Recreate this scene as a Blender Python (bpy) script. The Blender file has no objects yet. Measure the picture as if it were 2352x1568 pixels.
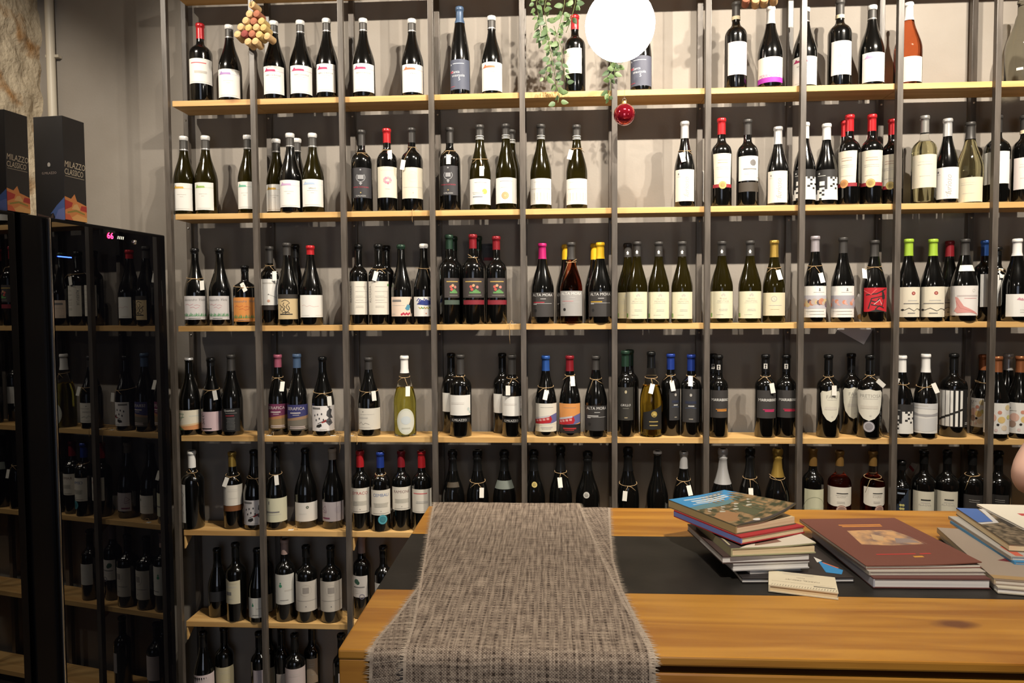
import bpy, bmesh, math, random
from mathutils import Vector, Matrix
from mathutils.geometry import tessellate_polygon
random.seed(11)
S = bpy.context.scene
COL = S.collection

# ------------------------------------------------------------------ camera
F_PX, EYE = 1639.85, 1.66
CX, CY, CZ = 1.4698, -2.6765, EYE
YAW, PITCH, ROLL = 0.0572, 0.0435, -0.0065
_fw = Vector((-math.sin(YAW) * math.cos(PITCH), math.cos(YAW) * math.cos(PITCH), -math.sin(PITCH)))
_r0 = Vector((math.cos(YAW), math.sin(YAW), 0))
_u0 = _r0.cross(_fw)
_r = _r0 * math.cos(ROLL) + _u0 * math.sin(ROLL)
_u = _u0 * math.cos(ROLL) - _r0 * math.sin(ROLL)
CAMP = Vector((CX, CY, CZ))
cam = bpy.data.cameras.new('camera')
cam.sensor_width = 36.0
cam.lens = F_PX / 2352 * 36.0
cam.clip_start = 0.02
camo = bpy.data.objects.new('camera', cam)
COL.objects.link(camo)
m = Matrix.Identity(4)
for i, v in enumerate((_r, _u, -_fw, CAMP)):
    for j in range(3):
        m[j][i] = v[j]
camo.matrix_world = m
S.camera = camo

# ------------------------------------------------------------------ light, exposure
S.view_settings.view_transform = 'Standard'
S.view_settings.look = 'None'
S.view_settings.exposure = 1.15
S.view_settings.gamma = 1.0
S.view_settings.use_curve_mapping = False
w = bpy.data.worlds.new('world')
S.world = w
w.use_nodes = True
w.node_tree.nodes['Background'].inputs[0].default_value = (0.6, 0.7, 1.0, 1)
w.node_tree.nodes['Background'].inputs[1].default_value = 0.3
SPOTS = [  # x, y, z of the lamp, x, y, z of its aim, watts, beam angle, softness, what it lights
    (-0.42, -1.18, 3.36, 0.88, 0.1, 2.05, 34, 74, .9, 'the bay next to the cooler'),
    (-0.18, -1.18, 3.36, 0.92, 0.1, 2.05, 36, 80, .9, 'the second and third bays'),
    (1.62, -1.18, 3.36, 1.15, 0.1, 2.05, 50, 96, .8, 'the fourth bay'),
    (1.86, -1.18, 3.36, 1.40, 0.1, 2.05, 50, 96, .8, 'the ivy bay'),
    (2.84, -1.18, 3.36, 2.35, 0.1, 2.1, 66, 96, .8, 'the seventh bay'),
    (3.08, -1.18, 3.36, 2.60, 0.1, 2.1, 66, 96, .8, 'the ninth bay'),
    (1.75, -2.5, 3.36, 1.86, -1.38, 1.15, 112, 45, .6, 'the counter'),
    (0.25, -1.9, 3.36, -0.66, -.30, 2.35, 70, 40, .7, 'the stone wall, added to brighten it'),  # extra lamp added to brighten the stone, no known fixture
]
PENDANT_W = 17.0

def ray(px, py):
    return _fw + _r * ((px - 1176) / F_PX) - _u * ((py - 784) / F_PX)
def on_y(px, py, y):
    d = ray(px, py); return CAMP + d * ((y - CY) / d.y)
def on_z(px, py, z):
    d = ray(px, py); return CAMP + d * ((z - CZ) / d.z)
def depth_of(p):
    return (Vector(p) - CAMP).dot(_fw)

# ------------------------------------------------------------------ materials
MATS = {}
def principled(name):
    m_ = bpy.data.materials.new(name); m_.use_nodes = True
    return m_, m_.node_tree.nodes, m_.node_tree.links, m_.node_tree.nodes['Principled BSDF']
def col(rgb, rough=0.55, metal=0.0, key=None, spec=0.5):
    k = key or ('c', tuple(round(c, 3) for c in rgb), rough, metal, spec)
    if k in MATS: return MATS[k]
    m_, n, l, b = principled('paint_%02d' % len(MATS))
    b.inputs['Base Color'].default_value = (*rgb, 1)
    b.inputs['Roughness'].default_value = rough
    b.inputs['Metallic'].default_value = metal
    b.inputs['Specular IOR Level'].default_value = spec
    MATS[k] = m_
    return m_
def emit(rgb, s):
    k = ('e', rgb, s)
    if k in MATS: return MATS[k]
    m_, n, l, b = principled('glow_%02d' % len(MATS))
    b.inputs['Base Color'].default_value = (*rgb, 1)
    b.inputs['Emission Color'].default_value = (*rgb, 1)
    b.inputs['Emission Strength'].default_value = s
    MATS[k] = m_
    return m_
def glass(name, rgb, ior=1.46, rough=0.02, trans=1.0):
    if name in MATS: return MATS[name]
    m_, n, l, b = principled(name)
    b.inputs['Base Color'].default_value = (*rgb, 1)
    b.inputs['Roughness'].default_value = rough
    b.inputs['IOR'].default_value = ior
    b.inputs['Transmission Weight'].default_value = trans
    MATS[name] = m_
    return m_
def noise_mat(name, c1, c2, scale, rough=0.6, stretch=(1, 1, 1), detail=5, bump=0.0, bscale=None, dist=0.0, rnd=False, coord='Object', ramp=(0.35, 0.65), spec=0.5, rough2=None):
    m_, n, l, b = principled(name)
    tc = n.new('ShaderNodeTexCoord'); mp = n.new('ShaderNodeMapping')
    mp.inputs['Scale'].default_value = stretch
    src = tc.outputs[coord]
    if rnd:
        oi = n.new('ShaderNodeObjectInfo'); ad = n.new('ShaderNodeVectorMath'); ad.operation = 'ADD'
        mu = n.new('ShaderNodeVectorMath'); mu.operation = 'SCALE'; mu.inputs['Scale'].default_value = 37.0
        cb = n.new('ShaderNodeCombineXYZ')
        for q in range(3): l.new(oi.outputs['Random'], cb.inputs[q])
        l.new(cb.outputs[0], mu.inputs[0]); l.new(src, ad.inputs[0]); l.new(mu.outputs[0], ad.inputs[1]); src = ad.outputs[0]
    l.new(src, mp.inputs['Vector'])
    nz = n.new('ShaderNodeTexNoise'); nz.inputs['Scale'].default_value = scale; nz.inputs['Detail'].default_value = detail
    nz.inputs['Distortion'].default_value = dist
    l.new(mp.outputs[0], nz.inputs['Vector'])
    rp = n.new('ShaderNodeValToRGB')
    rp.color_ramp.elements[0].position, rp.color_ramp.elements[1].position = ramp
    rp.color_ramp.elements[0].color = (*c1, 1); rp.color_ramp.elements[1].color = (*c2, 1)
    l.new(nz.outputs['Fac'], rp.inputs['Fac']); l.new(rp.outputs[0], b.inputs['Base Color'])
    b.inputs['Roughness'].default_value = rough
    b.inputs['Specular IOR Level'].default_value = spec
    if bump:
        bp = n.new('ShaderNodeBump'); bp.inputs['Strength'].default_value = bump; bp.inputs['Distance'].default_value = 0.01
        nb = n.new('ShaderNodeTexNoise'); nb.inputs['Scale'].default_value = bscale or scale * 3; nb.inputs['Detail'].default_value = 6
        l.new(mp.outputs[0], nb.inputs['Vector']); l.new(nb.outputs['Fac'], bp.inputs['Height']); l.new(bp.outputs[0], b.inputs['Normal'])
    MATS[name] = m_
    return m_
def wood_mat(name, light, dark, knot, rough, kscale=2.2, coat=0.0):
    m_, n, l, b = principled(name)
    tc = n.new('ShaderNodeTexCoord'); oi = n.new('ShaderNodeObjectInfo')
    cb = n.new('ShaderNodeCombineXYZ'); sc = n.new('ShaderNodeVectorMath'); sc.operation = 'SCALE'; sc.inputs['Scale'].default_value = 23.0
    for q in range(3): l.new(oi.outputs['Random'], cb.inputs[q])
    l.new(cb.outputs[0], sc.inputs[0])
    ad = n.new('ShaderNodeVectorMath'); ad.operation = 'ADD'
    l.new(tc.outputs['Object'], ad.inputs[0]); l.new(sc.outputs[0], ad.inputs[1])
    mp = n.new('ShaderNodeMapping'); mp.inputs['Scale'].default_value = (1.2, 16, 16)
    l.new(ad.outputs[0], mp.inputs['Vector'])
    nz = n.new('ShaderNodeTexNoise'); nz.inputs['Scale'].default_value = 1.6; nz.inputs['Detail'].default_value = 7; nz.inputs['Distortion'].default_value = 0.8
    l.new(mp.outputs[0], nz.inputs['Vector'])
    rp = n.new('ShaderNodeValToRGB')
    rp.color_ramp.elements[0].position = 0.33; rp.color_ramp.elements[1].position = 0.62
    rp.color_ramp.elements[0].color = (*dark, 1); rp.color_ramp.elements[1].color = (*light, 1)
    l.new(nz.outputs['Fac'], rp.inputs['Fac'])
    mk = n.new('ShaderNodeMapping'); mk.inputs['Scale'].default_value = (kscale, kscale * 2.4, kscale * 2.4)
    l.new(ad.outputs[0], mk.inputs['Vector'])
    vo = n.new('ShaderNodeTexVoronoi'); vo.inputs['Scale'].default_value = 1.0
    l.new(mk.outputs[0], vo.inputs['Vector'])
    n2 = n.new('ShaderNodeTexNoise'); n2.inputs['Scale'].default_value = 14; l.new(ad.outputs[0], n2.inputs['Vector'])
    sm = n.new('ShaderNodeMath'); sm.operation = 'MULTIPLY_ADD'; sm.inputs[1].default_value = 0.16; l.new(n2.outputs['Fac'], sm.inputs[0]); l.new(vo.outputs['Distance'], sm.inputs[2])
    kr = n.new('ShaderNodeValToRGB'); kr.color_ramp.elements[0].position = 0.115; kr.color_ramp.elements[1].position = 0.19
    kr.color_ramp.elements[0].color = (1, 1, 1, 1); kr.color_ramp.elements[1].color = (0, 0, 0, 1)
    l.new(sm.outputs[0], kr.inputs['Fac'])
    mx = n.new('ShaderNodeMixRGB'); mx.inputs['Color2'].default_value = (*knot, 1)
    l.new(kr.outputs[0], mx.inputs['Fac']); l.new(rp.outputs[0], mx.inputs['Color1'])
    l.new(mx.outputs[0], b.inputs['Base Color'])
    b.inputs['Roughness'].default_value = rough
    b.inputs['Coat Weight'].default_value = coat
    b.inputs['Coat Roughness'].default_value = 0.25
    bp = n.new('ShaderNodeBump'); bp.inputs['Strength'].default_value = 0.12; bp.inputs['Distance'].default_value = 0.004
    l.new(nz.outputs['Fac'], bp.inputs['Height']); l.new(bp.outputs[0], b.inputs['Normal'])
    MATS[name] = m_
    return m_

M_WALL = noise_mat('grey_wall', (0.262, 0.232, 0.198), (0.292, 0.262, 0.228), 5.0, 0.75, detail=6, bump=0.05, bscale=120)
M_PLASTER = noise_mat('plaster', (0.17, 0.14, 0.11), (0.22, 0.18, 0.14), 2.0, 0.85, bump=0.1, bscale=40)
M_CEIL = noise_mat('ceiling_paint', (0.24, 0.21, 0.17), (0.29, 0.25, 0.21), 1.0, 0.9)
M_FLOOR = noise_mat('floor_tile', (0.10, 0.085, 0.07), (0.15, 0.13, 0.11), 3.0, 0.5, bump=0.05)
M_STONE = noise_mat('rubble_stone', (0.42, 0.23, 0.09), (0.62, 0.52, 0.37), 6.5, 0.9, detail=9, bump=0.9, bscale=40, dist=0.25, ramp=(0.33, 0.45))
M_IRON = noise_mat('raw_steel', (0.070, 0.058, 0.047), (0.125, 0.105, 0.088), 9.0, 0.42, stretch=(6, 6, 0.7), rnd=True, bump=0.04, spec=0.6)
M_PINE = wood_mat('pine_shelf', (0.70, 0.44, 0.17), (0.56, 0.31, 0.10), (0.30, 0.13, 0.04), 0.55, 2.0)
M_COUNTER = wood_mat('varnished_pine', (0.45, 0.210, 0.028), (0.28, 0.105, 0.012), (0.13, 0.040, 0.010), 0.36, 2.6, coat=0.25)
M_SLATE = noise_mat('dark_inset', (0.011, 0.0098, 0.0085), (0.019, 0.0165, 0.0145), 14.0, 0.45, detail=8, bump=0.03, spec=0.35)
M_DARKGLASS = col((0.0030, 0.0030, 0.0028), 0.15, key='dark_bottle_glass')
_b = M_DARKGLASS.node_tree.nodes['Principled BSDF']
_b.inputs['Roughness'].default_value = 0.06; _b.inputs['Coat Weight'].default_value = 0.7; _b.inputs['Coat Roughness'].default_value = 0.15
M_OLIVE = glass('olive_bottle_glass', (0.026, 0.020, 0.0035), 1.46, 0.10, 0.6)
M_CLEAR = glass('clear_bottle_glass', (0.93, 0.95, 0.93), 1.12, 0.05)
M_SMOKE = glass('smoke_bottle_glass', (0.42, 0.41, 0.34), 1.20, 0.01)
M_CHROME = col((0.75, 0.75, 0.75), 0.18, 1.0)
M_BLACKGLOSS = col((0.004, 0.004, 0.005), 0.12, key='black_gloss')
M_TWINE = col((0.42, 0.28, 0.14), 0.85)
M_TAG = col((0.80, 0.77, 0.70), 0.7)

# ------------------------------------------------------------------ mesh helpers
def mesh_obj(name, verts, faces, mat, parent=None, smooth=False, mats=None, midx=None):
    me = bpy.data.meshes.new(name)
    me.from_pydata([tuple(v) for v in verts], [], faces)
    for x in (mats or [mat]): me.materials.append(x)
    if midx: me.polygons.foreach_set('material_index', midx)
    if smooth: me.polygons.foreach_set('use_smooth', [True] * len(me.polygons))
    me.update()
    o = bpy.data.objects.new(name, me); COL.objects.link(o)
    if parent is not None: o.parent = parent
    return o
def bm_obj(name, bm, mat, parent=None, smooth=False):
    me = bpy.data.meshes.new(name); bm.to_mesh(me); bm.free()
    me.materials.append(mat)
    if smooth: me.polygons.foreach_set('use_smooth', [True] * len(me.polygons))
    o = bpy.data.objects.new(name, me); COL.objects.link(o)
    if parent is not None: o.parent = parent
    return o
def add_box(bm, x0, x1, y0, y1, z0, z1, bev=0.0):
    r = bmesh.ops.create_cube(bm, size=1.0)
    for v in r['verts']:
        v.co = Vector((x0 + (v.co.x + .5) * (x1 - x0), y0 + (v.co.y + .5) * (y1 - y0), z0 + (v.co.z + .5) * (z1 - z0)))
    if bev:
        ed = list({e for v in r['verts'] for e in v.link_edges})
        bmesh.ops.bevel(bm, geom=ed, offset=bev, segments=2, affect='EDGES', profile=0.6)
def box(name, x0, x1, y0, y1, z0, z1, mat, parent=None, bev=0.0):
    bm = bmesh.new(); add_box(bm, x0, x1, y0, y1, z0, z1, bev)
    return bm_obj(name, bm, mat, parent)
def lathe_data(prof, seg=28, close=False):
    v, f = [], []
    for r, z in prof:
        for k in range(seg):
            a = 2 * math.pi * k / seg
            v.append((r * math.sin(a), -r * math.cos(a), z))
    for i in range(len(prof) - 1):
        for k in range(seg):
            k2 = (k + 1) % seg
            f.append((i * seg + k, i * seg + k2, (i + 1) * seg + k2, (i + 1) * seg + k))
    return v, f
def lathe(name, prof, mat, parent=None, seg=28):
    v, f = lathe_data(prof, seg)
    return mesh_obj(name, v, f, mat, parent, True)
def tube_data(pts, r, seg=6, closed=False):
    pts = [Vector(p) for p in pts]; n = len(pts); v, f = [], []
    up = Vector((0.13, 0.21, 0.97))
    for i, p in enumerate(pts):
        a = pts[(i - 1) % n] if (closed or i > 0) else p
        b = pts[(i + 1) % n] if (closed or i < n - 1) else p
        t = (b - a).normalized()
        s = t.cross(up)
        if s.length < 1e-4: s = t.cross(Vector((1, 0, 0)))
        s.normalize(); u = s.cross(t)
        rr = r[i] if isinstance(r, (list, tuple)) else r
        for k in range(seg):
            q = 2 * math.pi * k / seg
            v.append(p + (s * math.cos(q) + u * math.sin(q)) * rr)
    for i in range(n if closed else n - 1):
        j = (i + 1) % n
        for k in range(seg):
            k2 = (k + 1) % seg
            f.append((i * seg + k, i * seg + k2, j * seg + k2, j * seg + k))
    if not closed:
        f.append(tuple(range(seg))[::-1]); f.append(tuple((n - 1) * seg + k for k in range(seg)))
    return v, f
def tube(name, pts, r, mat, parent=None, seg=6, closed=False):
    v, f = tube_data(pts, r, seg, closed)
    return mesh_obj(name, v, f, mat, parent, True)
def empty(name, loc=(0, 0, 0), rz=0.0):
    o = bpy.data.objects.new(name, None); COL.objects.link(o)
    o.empty_display_size = 0.05; o.location = loc; o.rotation_euler = (0, 0, rz)
    return o
def tag(o, label, cat, group=None):
    o['label'] = label; o['category'] = cat
    if group: o['group'] = group
    return o
def structure(o, label=None):
    o['kind'] = 'structure'
    if label: o['label'] = label
    return o

# ------------------------------------------------------------------ flat print (lettering and pictures)
_TXT = {}
def text_tris(s):
    if s in _TXT: return _TXT[s]
    cu = bpy.data.curves.new('lettering', 'FONT'); cu.body = s; cu.resolution_u = 2
    ob = bpy.data.objects.new('lettering', cu); COL.objects.link(ob)
    bpy.context.view_layer.update()
    me = bpy.data.meshes.new_from_object(ob.evaluated_get(bpy.context.evaluated_depsgraph_get()))
    vs = [(v.co.x, v.co.y) for v in me.vertices]
    me.calc_loop_triangles()
    tr = [tuple(t.vertices) for t in me.loop_triangles]
    bpy.data.meshes.remove(me); bpy.data.objects.remove(ob); bpy.data.curves.remove(cu)
    xs = [v[0] for v in vs] or [0]; ys = [v[1] for v in vs] or [0]
    x0, x1, y0, y1 = min(xs), max(xs), min(ys), max(ys)
    hh = max(y1 - y0, 1e-6)
    vs = [((x - (x0 + x1) / 2) / hh, (y - (y0 + y1) / 2) / hh) for x, y in vs]
    _TXT[s] = (vs, tr, (x1 - x0) / hh)
    return _TXT[s]

class Print:
    """Flat shapes on a W x H metre patch, centre origin; later wrapped or laid on a face."""
    def __init__(s, W, H):
        s.W, s.H = W, H; s.v, s.f, s.mi, s.mats = [], [], [], []; s.layer = 0
    def _m(s, c, rough=0.6, metal=0.0):
        m_ = c if not isinstance(c, tuple) else col(c, rough, metal)
        if m_ not in s.mats: s.mats.append(m_)
        return s.mats.index(m_)
    def raw(s, pts, tris, c, rough=0.6, metal=0.0):
        b = len(s.v); k = s._m(c, rough, metal)
        s.v += [(x, y, s.layer) for x, y in pts]
        for t in tris: s.f.append(tuple(b + i for i in t)); s.mi.append(k)
        s.layer += 1
    def P(s, u, v): return ((u - .5) * s.W, (v - .5) * s.H)
    def poly(s, uv, c, **k):
        pts = [s.P(*p) for p in uv]
        tr = tessellate_polygon([[Vector((x, y, 0)) for x, y in pts]])
        s.raw(pts, tr, c, **k)
    def rect(s, u0, v0, u1, v1, c, **k):
        s.raw([s.P(u0, v0), s.P(u1, v0), s.P(u1, v1), s.P(u0, v1)], [(0, 1, 2), (0, 2, 3)], c, **k)
    def disc(s, u, v, r, c, sx=1.0, n=18, **k):
        cx, cy = s.P(u, v); r *= s.H
        pts = [(cx + r * sx * math.cos(2 * math.pi * i / n), cy + r * math.sin(2 * math.pi * i / n)) for i in range(n)]
        s.raw(pts, [(0, i, i + 1) for i in range(1, n - 1)], c, **k)
    def ring(s, u, v, r, t, c, sx=1.0, a0=0, a1=360, n=24):
        cx, cy = s.P(u, v); r *= s.H; t *= s.H
        pts, tr = [], []
        for i in range(n + 1):
            a = math.radians(a0 + (a1 - a0) * i / n)
            for q in (r, r - t): pts.append((cx + q * sx * math.cos(a), cy + q * math.sin(a)))
        for i in range(n): tr += [(2 * i, 2 * i + 2, 2 * i + 1), (2 * i + 1, 2 * i + 2, 2 * i + 3)]
        s.raw(pts, tr, c)
    def line(s, uv, t, c):
        t *= s.H
        pts = [Vector(s.P(*p)) for p in uv]; V, T = [], []
        for i, p in enumerate(pts):
            d = (pts[min(i + 1, len(pts) - 1)] - pts[max(i - 1, 0)]).normalized()
            q = Vector((-d.y, d.x)) * t / 2
            V += [tuple(p + q), tuple(p - q)]
        for i in range(len(pts) - 1): T += [(2 * i, 2 * i + 1, 2 * i + 2), (2 * i + 1, 2 * i + 3, 2 * i + 2)]
        s.raw(V, T, c)
    def text(s, txt, u, v, h, c, rot=0.0, maxw=0.9, shear=0.0):
        vs, tr, wd = text_tris(txt)
        hh = h * s.H; lim = maxw * (s.W if abs(math.sin(rot)) < .7 else s.H); sx = min(1.0, lim / max(wd * hh, 1e-6))
        cx, cy = s.P(u, v); ca, sa = math.cos(rot), math.sin(rot)
        pts = []
        for x, y in vs:
            x, y = (x * sx + shear * y) * hh, y * hh
            pts.append((cx + x * ca - y * sa, cy + x * sa + y * ca))
        s.raw(pts, tr, c)
    def greek(s, u0, u1, vs, c, t=0.012, rag=0.15):
        for i, v in enumerate(vs):
            d = rag * random.random() * (u1 - u0) / 2
            s.rect(u0 + d, v - t / 2, u1 - d, v + t / 2, c)
    def cut(s, step):
        bm = bmesh.new()
        bv = [bm.verts.new(p) for p in s.v]
        for f, k in zip(s.f, s.mi):
            try:
                q = bm.faces.new([bv[i] for i in f]); q.material_index = k
            except ValueError: pass
        x = -s.W / 2 + step
        while x < s.W / 2 - 1e-5:
            bmesh.ops.bisect_plane(bm, geom=bm.verts[:] + bm.edges[:] + bm.faces[:], plane_co=(x, 0, 0), plane_no=(1, 0, 0), dist=1e-6)
            x += step
        bmesh.ops.triangulate(bm, faces=bm.faces[:])
        bm.verts.index_update()
        s.v = [tuple(v.co) for v in bm.verts]
        s.f = [tuple(v.index for v in f.verts) for f in bm.faces]
        s.mi = [f.material_index for f in bm.faces]
        bm.free()
    def wrapped(s, name, R, th_c, zc, parent, rfun=None):
        s.cut(0.0045)
        out = []
        for x, y, L in s.v:
            rr = (rfun(zc + y) if rfun else R) + 0.0004 + 0.00015 * min(L, 2) + 0.00003 * L
            a = th_c + x / R
            out.append((rr * math.sin(a), -rr * math.cos(a), zc + y))
        fs = []
        for f in s.f:
            a, b, c = (Vector(out[i]) for i in f)
            nrm = (b - a).cross(c - a); mid = (a + b + c) / 3
            fs.append(f if nrm.x * mid.x + nrm.y * mid.y >= 0 else f[::-1])
        return mesh_obj(name, out, fs, None, parent, False, s.mats, s.mi)
    def laid(s, name, origin, ex, ey, parent, lift=0.00003, lift0=0.0003, sag=None):
        origin, ex, ey = Vector(origin), Vector(ex), Vector(ey)
        nz = ex.cross(ey).normalized()
        if sag: s.cut(s.W / 14)
        out = []
        for x, y, L in s.v:
            p = origin + ex * x + ey * y + nz * (lift0 + lift * L)
            if sag: p += nz * sag(x / s.W + .5, y / s.H + .5)
            out.append(p)
        fs = []
        for f in s.f:
            a, b, c = (out[i] for i in f)
            fs.append(f if (b - a).cross(c - a).dot(nz) >= 0 else f[::-1])
        return mesh_obj(name, out, fs, None, parent, False, s.mats, s.mi)
# ------------------------------------------------------------------ room shell
WALL_Y, LEFT_X, RIGHT_X, BACK_Y, CEIL_Z = 0.185, -0.612, 4.6, -4.6, 3.5
structure(box('floor', LEFT_X - .1, RIGHT_X + .1, BACK_Y - .1, WALL_Y + .1, -.1, 0, M_FLOOR), 'dark floor')
structure(box('ceiling', LEFT_X - .1, RIGHT_X + .1, BACK_Y - .1, WALL_Y + .1, CEIL_Z, CEIL_Z + .1, M_CEIL), 'pale ceiling')
structure(box('wall_back', LEFT_X - .1, RIGHT_X + .1, WALL_Y, WALL_Y + .12, 0, CEIL_Z, M_WALL), 'warm grey wall behind the wine rack')
structure(box('wall_right', RIGHT_X, RIGHT_X + .12, BACK_Y, WALL_Y, 0, CEIL_Z, M_PLASTER), 'plain plaster wall')
fw_ = structure(box('wall_front', LEFT_X - .1, RIGHT_X + .1, BACK_Y - .12, BACK_Y, 0, CEIL_Z, M_PLASTER), 'plaster wall facing the rack')
from mathutils import noise as mn
vs, fs = [], []
NY, NZ = 170, 170
for j in range(NZ + 1):
    for i in range(NY + 1):
        y = WALL_Y + (BACK_Y - WALL_Y) * (i / NY) ** 1.6
        z = CEIL_Z * j / NZ
        p = Vector((0.3, y * 12, z * 12))
        d = 0.013 * mn.fractal(p, 1.0, 2.0, 4) + 0.016 * max(0, mn.noise(p * .7 + Vector((3, 1, 2))))
        vs.append((LEFT_X - 0.012 + d, y, z))
for j in range(NZ):
    for i in range(NY):
        a = j * (NY + 1) + i
        fs.append((a, a + NY + 1, a + NY + 2, a + 1))
structure(mesh_obj('wall_left', vs, fs, M_STONE, None, True), 'rough rubble stone wall beside the cooler')
win = structure(empty('window_1', (1.5, BACK_Y + .01, 1.0)), 'tall glazed shop door')
for k in range(2):
    box('pane', -.75 + k * .77, -.05 + k * .77, .0, .006, -.7, 1.25, emit((0.75, 0.83, 1.0), 0.7), win)
for x0, x1, z0, z1 in ((-.82, -.75, -.78, 1.33), (-.05, .02, -.78, 1.33), (.72, .79, -.78, 1.33), (-.75, .72, 1.25, 1.33), (-.75, .72, -.78, -.7)):
    box('frame', x0, x1, -.005, .04, z0, z1, M_IRON, win)

# conduit in the corner
pp = on_y(120, 250, WALL_Y - .022)
pipe = tag(empty('conduit_pipe', (pp.x, WALL_Y - .020, 0)), 'cream conduit pipe running up the grey wall by the stone', 'pipe')
lathe('tube', [(.0165, 0.0), (.0165, 3.49)], col((.62, .56, .45), .45), pipe, 16)
for z in (1.0, on_y(134, 133, WALL_Y).z, 3.1):
    box('clip', -.022, .034, -.004, .019, z - .006, z + .006, col((.5, .45, .36), .5), pipe, .002)

# ------------------------------------------------------------------ wine rack
BAY, TUBE = 0.34, 0.0204
SHELF_T = 0.0213
SH_Y0, SH_Y1 = 0.021, 0.150
SHELF_B = [EYE + z for z in (1.221, .7896, .3585, -.0734, -.5036, -.8757, -1.242, -1.60)]   # undersides, top board first
def shelf_top(row): return SHELF_B[row + 1] + SHELF_T
NB = 11
rack = tag(empty('bottle_rack', (0, 0, 0)), 'tall raw steel and pine bottle rack covering the grey wall', 'shelving rack')
up_me = None
for i in range(NB + 1):
    for y in (0.0, SH_Y1):
        if up_me is None:
            o = box('upright', -TUBE / 2, TUBE / 2, 0, TUBE, 0, 3.40, M_IRON, rack, .0012); up_me = o.data
        else:
            o = bpy.data.objects.new('upright', up_me); COL.objects.link(o); o.parent = rack
        o.location = (BAY * i, y, 0)
        o['label'] = 'raw steel square upright'
bd_me = None
for r_, zb in enumerate(SHELF_B):
    for i in range(NB):
        x0, x1 = BAY * i + (.0045 if i == 0 else 0.0006) + (.0115 if i == 0 else 0), BAY * (i + 1) - .0006
        bm = bmesh.new(); add_box(bm, 0, x1 - x0, 0, SH_Y1 - SH_Y0 - .001, 0, SHELF_T, .0012)
        o = bm_obj('shelf_board', bm, M_PINE, rack)
        o.location = (x0, SH_Y0 + random.uniform(-.0006, .0), zb + random.uniform(-.0006, .0006))
for r_ in (5, 6):
    for i in (0, 2):
        v = [(0, 0, 0), (0, 0, -.052), (0, .078, 0)]
        v = [(x + d, y, z) for d in (0, .005) for x, y, z in v]
        o = mesh_obj('shelf_bracket', v, [(0, 1, 2), (5, 4, 3), (0, 3, 4, 1), (1, 4, 5, 2), (2, 5, 3, 0)], M_PINE, rack)
        o.location = (BAY * i + .0108 + (.006 if i == 0 else 0), SH_Y0 + .002, SHELF_B[r_] - .0008)
sc_me = None
for r_ in range(1, 6):
    for i in range(NB):
        if sc_me is None:
            o = lathe('screw', [(.0001, .0035), (.0028, .0028), (.0042, 0)], M_CHROME, rack, 10); sc_me = o.data
        else:
            o = bpy.data.objects.new('screw', sc_me); COL.objects.link(o); o.parent = rack
        o.location = (BAY * i, SH_Y1 - .0002, SHELF_B[r_] - .018); o.rotation_euler = (math.pi / 2, 0, 0)

# ------------------------------------------------------------------ wine coolers
DP = Vector((0.099, -0.20)); DA = math.radians(7.0)
DT = Vector((math.sin(DA), math.cos(DA)))
COOL_Z = EYE + 0.275
def door_k(px, py=700):          # where a sight line meets the door plane, metres along the door
    d = ray(px, py); det = -d.x * DT.y + DT.x * d.y
    return (d.x * (DP.y - CY) - d.y * (DP.x - CX)) / det
def door_z(px, py):
    d = ray(px, py); det = d.x * (-DT.y) + DT.x * d.y
    s_ = ((DP.x - CX) * (-DT.y) + DT.x * (DP.y - CY)) / det
    return CZ + d.z * s_
CW, CD = 0.605, 0.52
def make_cooler(k0, label, full):
    c = empty('wine_cooler', (DP.x + DT.x * k0, DP.y + DT.y * k0, 0), -DA)
    tag(c, label, 'wine cooler', 'black glass-door coolers along the stone wall')
    box('body', -CD, -.040, -CW, 0, 0.05, COOL_Z, col((.004, .004, .005), .35, spec=.15), c, .006)
    box('plinth', -CD + .03, -.06, -CW + .02, -.02, 0, .05, col((.01, .01, .01), .6), c)
    d = box('door', -.037, -.003, -CW + .002, -.002, .07, COOL_Z - .001, col((.003, .003, .004), .35, spec=.12), c, .004)
    gm, n, l, b = (None,) * 4
    if 'cooler_glass' not in MATS:
        gm, n, l, b = principled('cooler_glass')
        b.inputs['Base Color'].default_value = (.002, .002, .003, 1); b.inputs['Roughness'].default_value = .012
        b.inputs['IOR'].default_value = 1.68
        MATS['cooler_glass'] = gm
    box('glass_pane', -.003, -.0005, -CW + .105, -.028, .12, COOL_Z - .012, MATS['cooler_glass'], d)
    box('handle', .0, .010, -CW + .084, -CW + .092, .30, COOL_Z - .004, col((.55, .55, .56), .2, 1.0), d, .003)
    return c
cool = make_cooler(0.0, 'tall black wine cooler with mirror-dark glass door showing red digits', True)
cool2 = make_cooler(-CW - .012, 'black wine cooler standing before its twin with the red digits', False)
door = [o for o in cool.children if o.name.startswith('door')][0]
def on_door(px, py): return door_k(px, py), door_z(px, py)
y, z = on_door(253, 541)
p = Print(.03, .022); p.text('66', .5, .5, .9, emit((1.0, .02, .08), 6.0), maxw=1.2)
p.laid('display', (.0006, y, z), (0, 1, 0), (0, 0, 1), door)
p = Print(.03, .012)
for k in range(4): p.poly([(.05 + k * .26, .1), (.15 + k * .26, .1), (.25 + k * .26, .9), (.15 + k * .26, .9)], emit((.8, .75, .6), .5))
y, z = on_door(276, 546); p.laid('indicator', (.0006, y, z), (0, 1, 0), (0, 0, 1), door)
y, z = on_door(308, 556)
o = lathe('lock', [(.0001, .007), (.006, .006), (.008, .003), (.0085, 0)], M_CHROME, door, 14); o.location = (0, y, z); o.rotation_euler = (0, math.pi / 2, 0)
y, z = on_door(148, 590)
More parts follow.
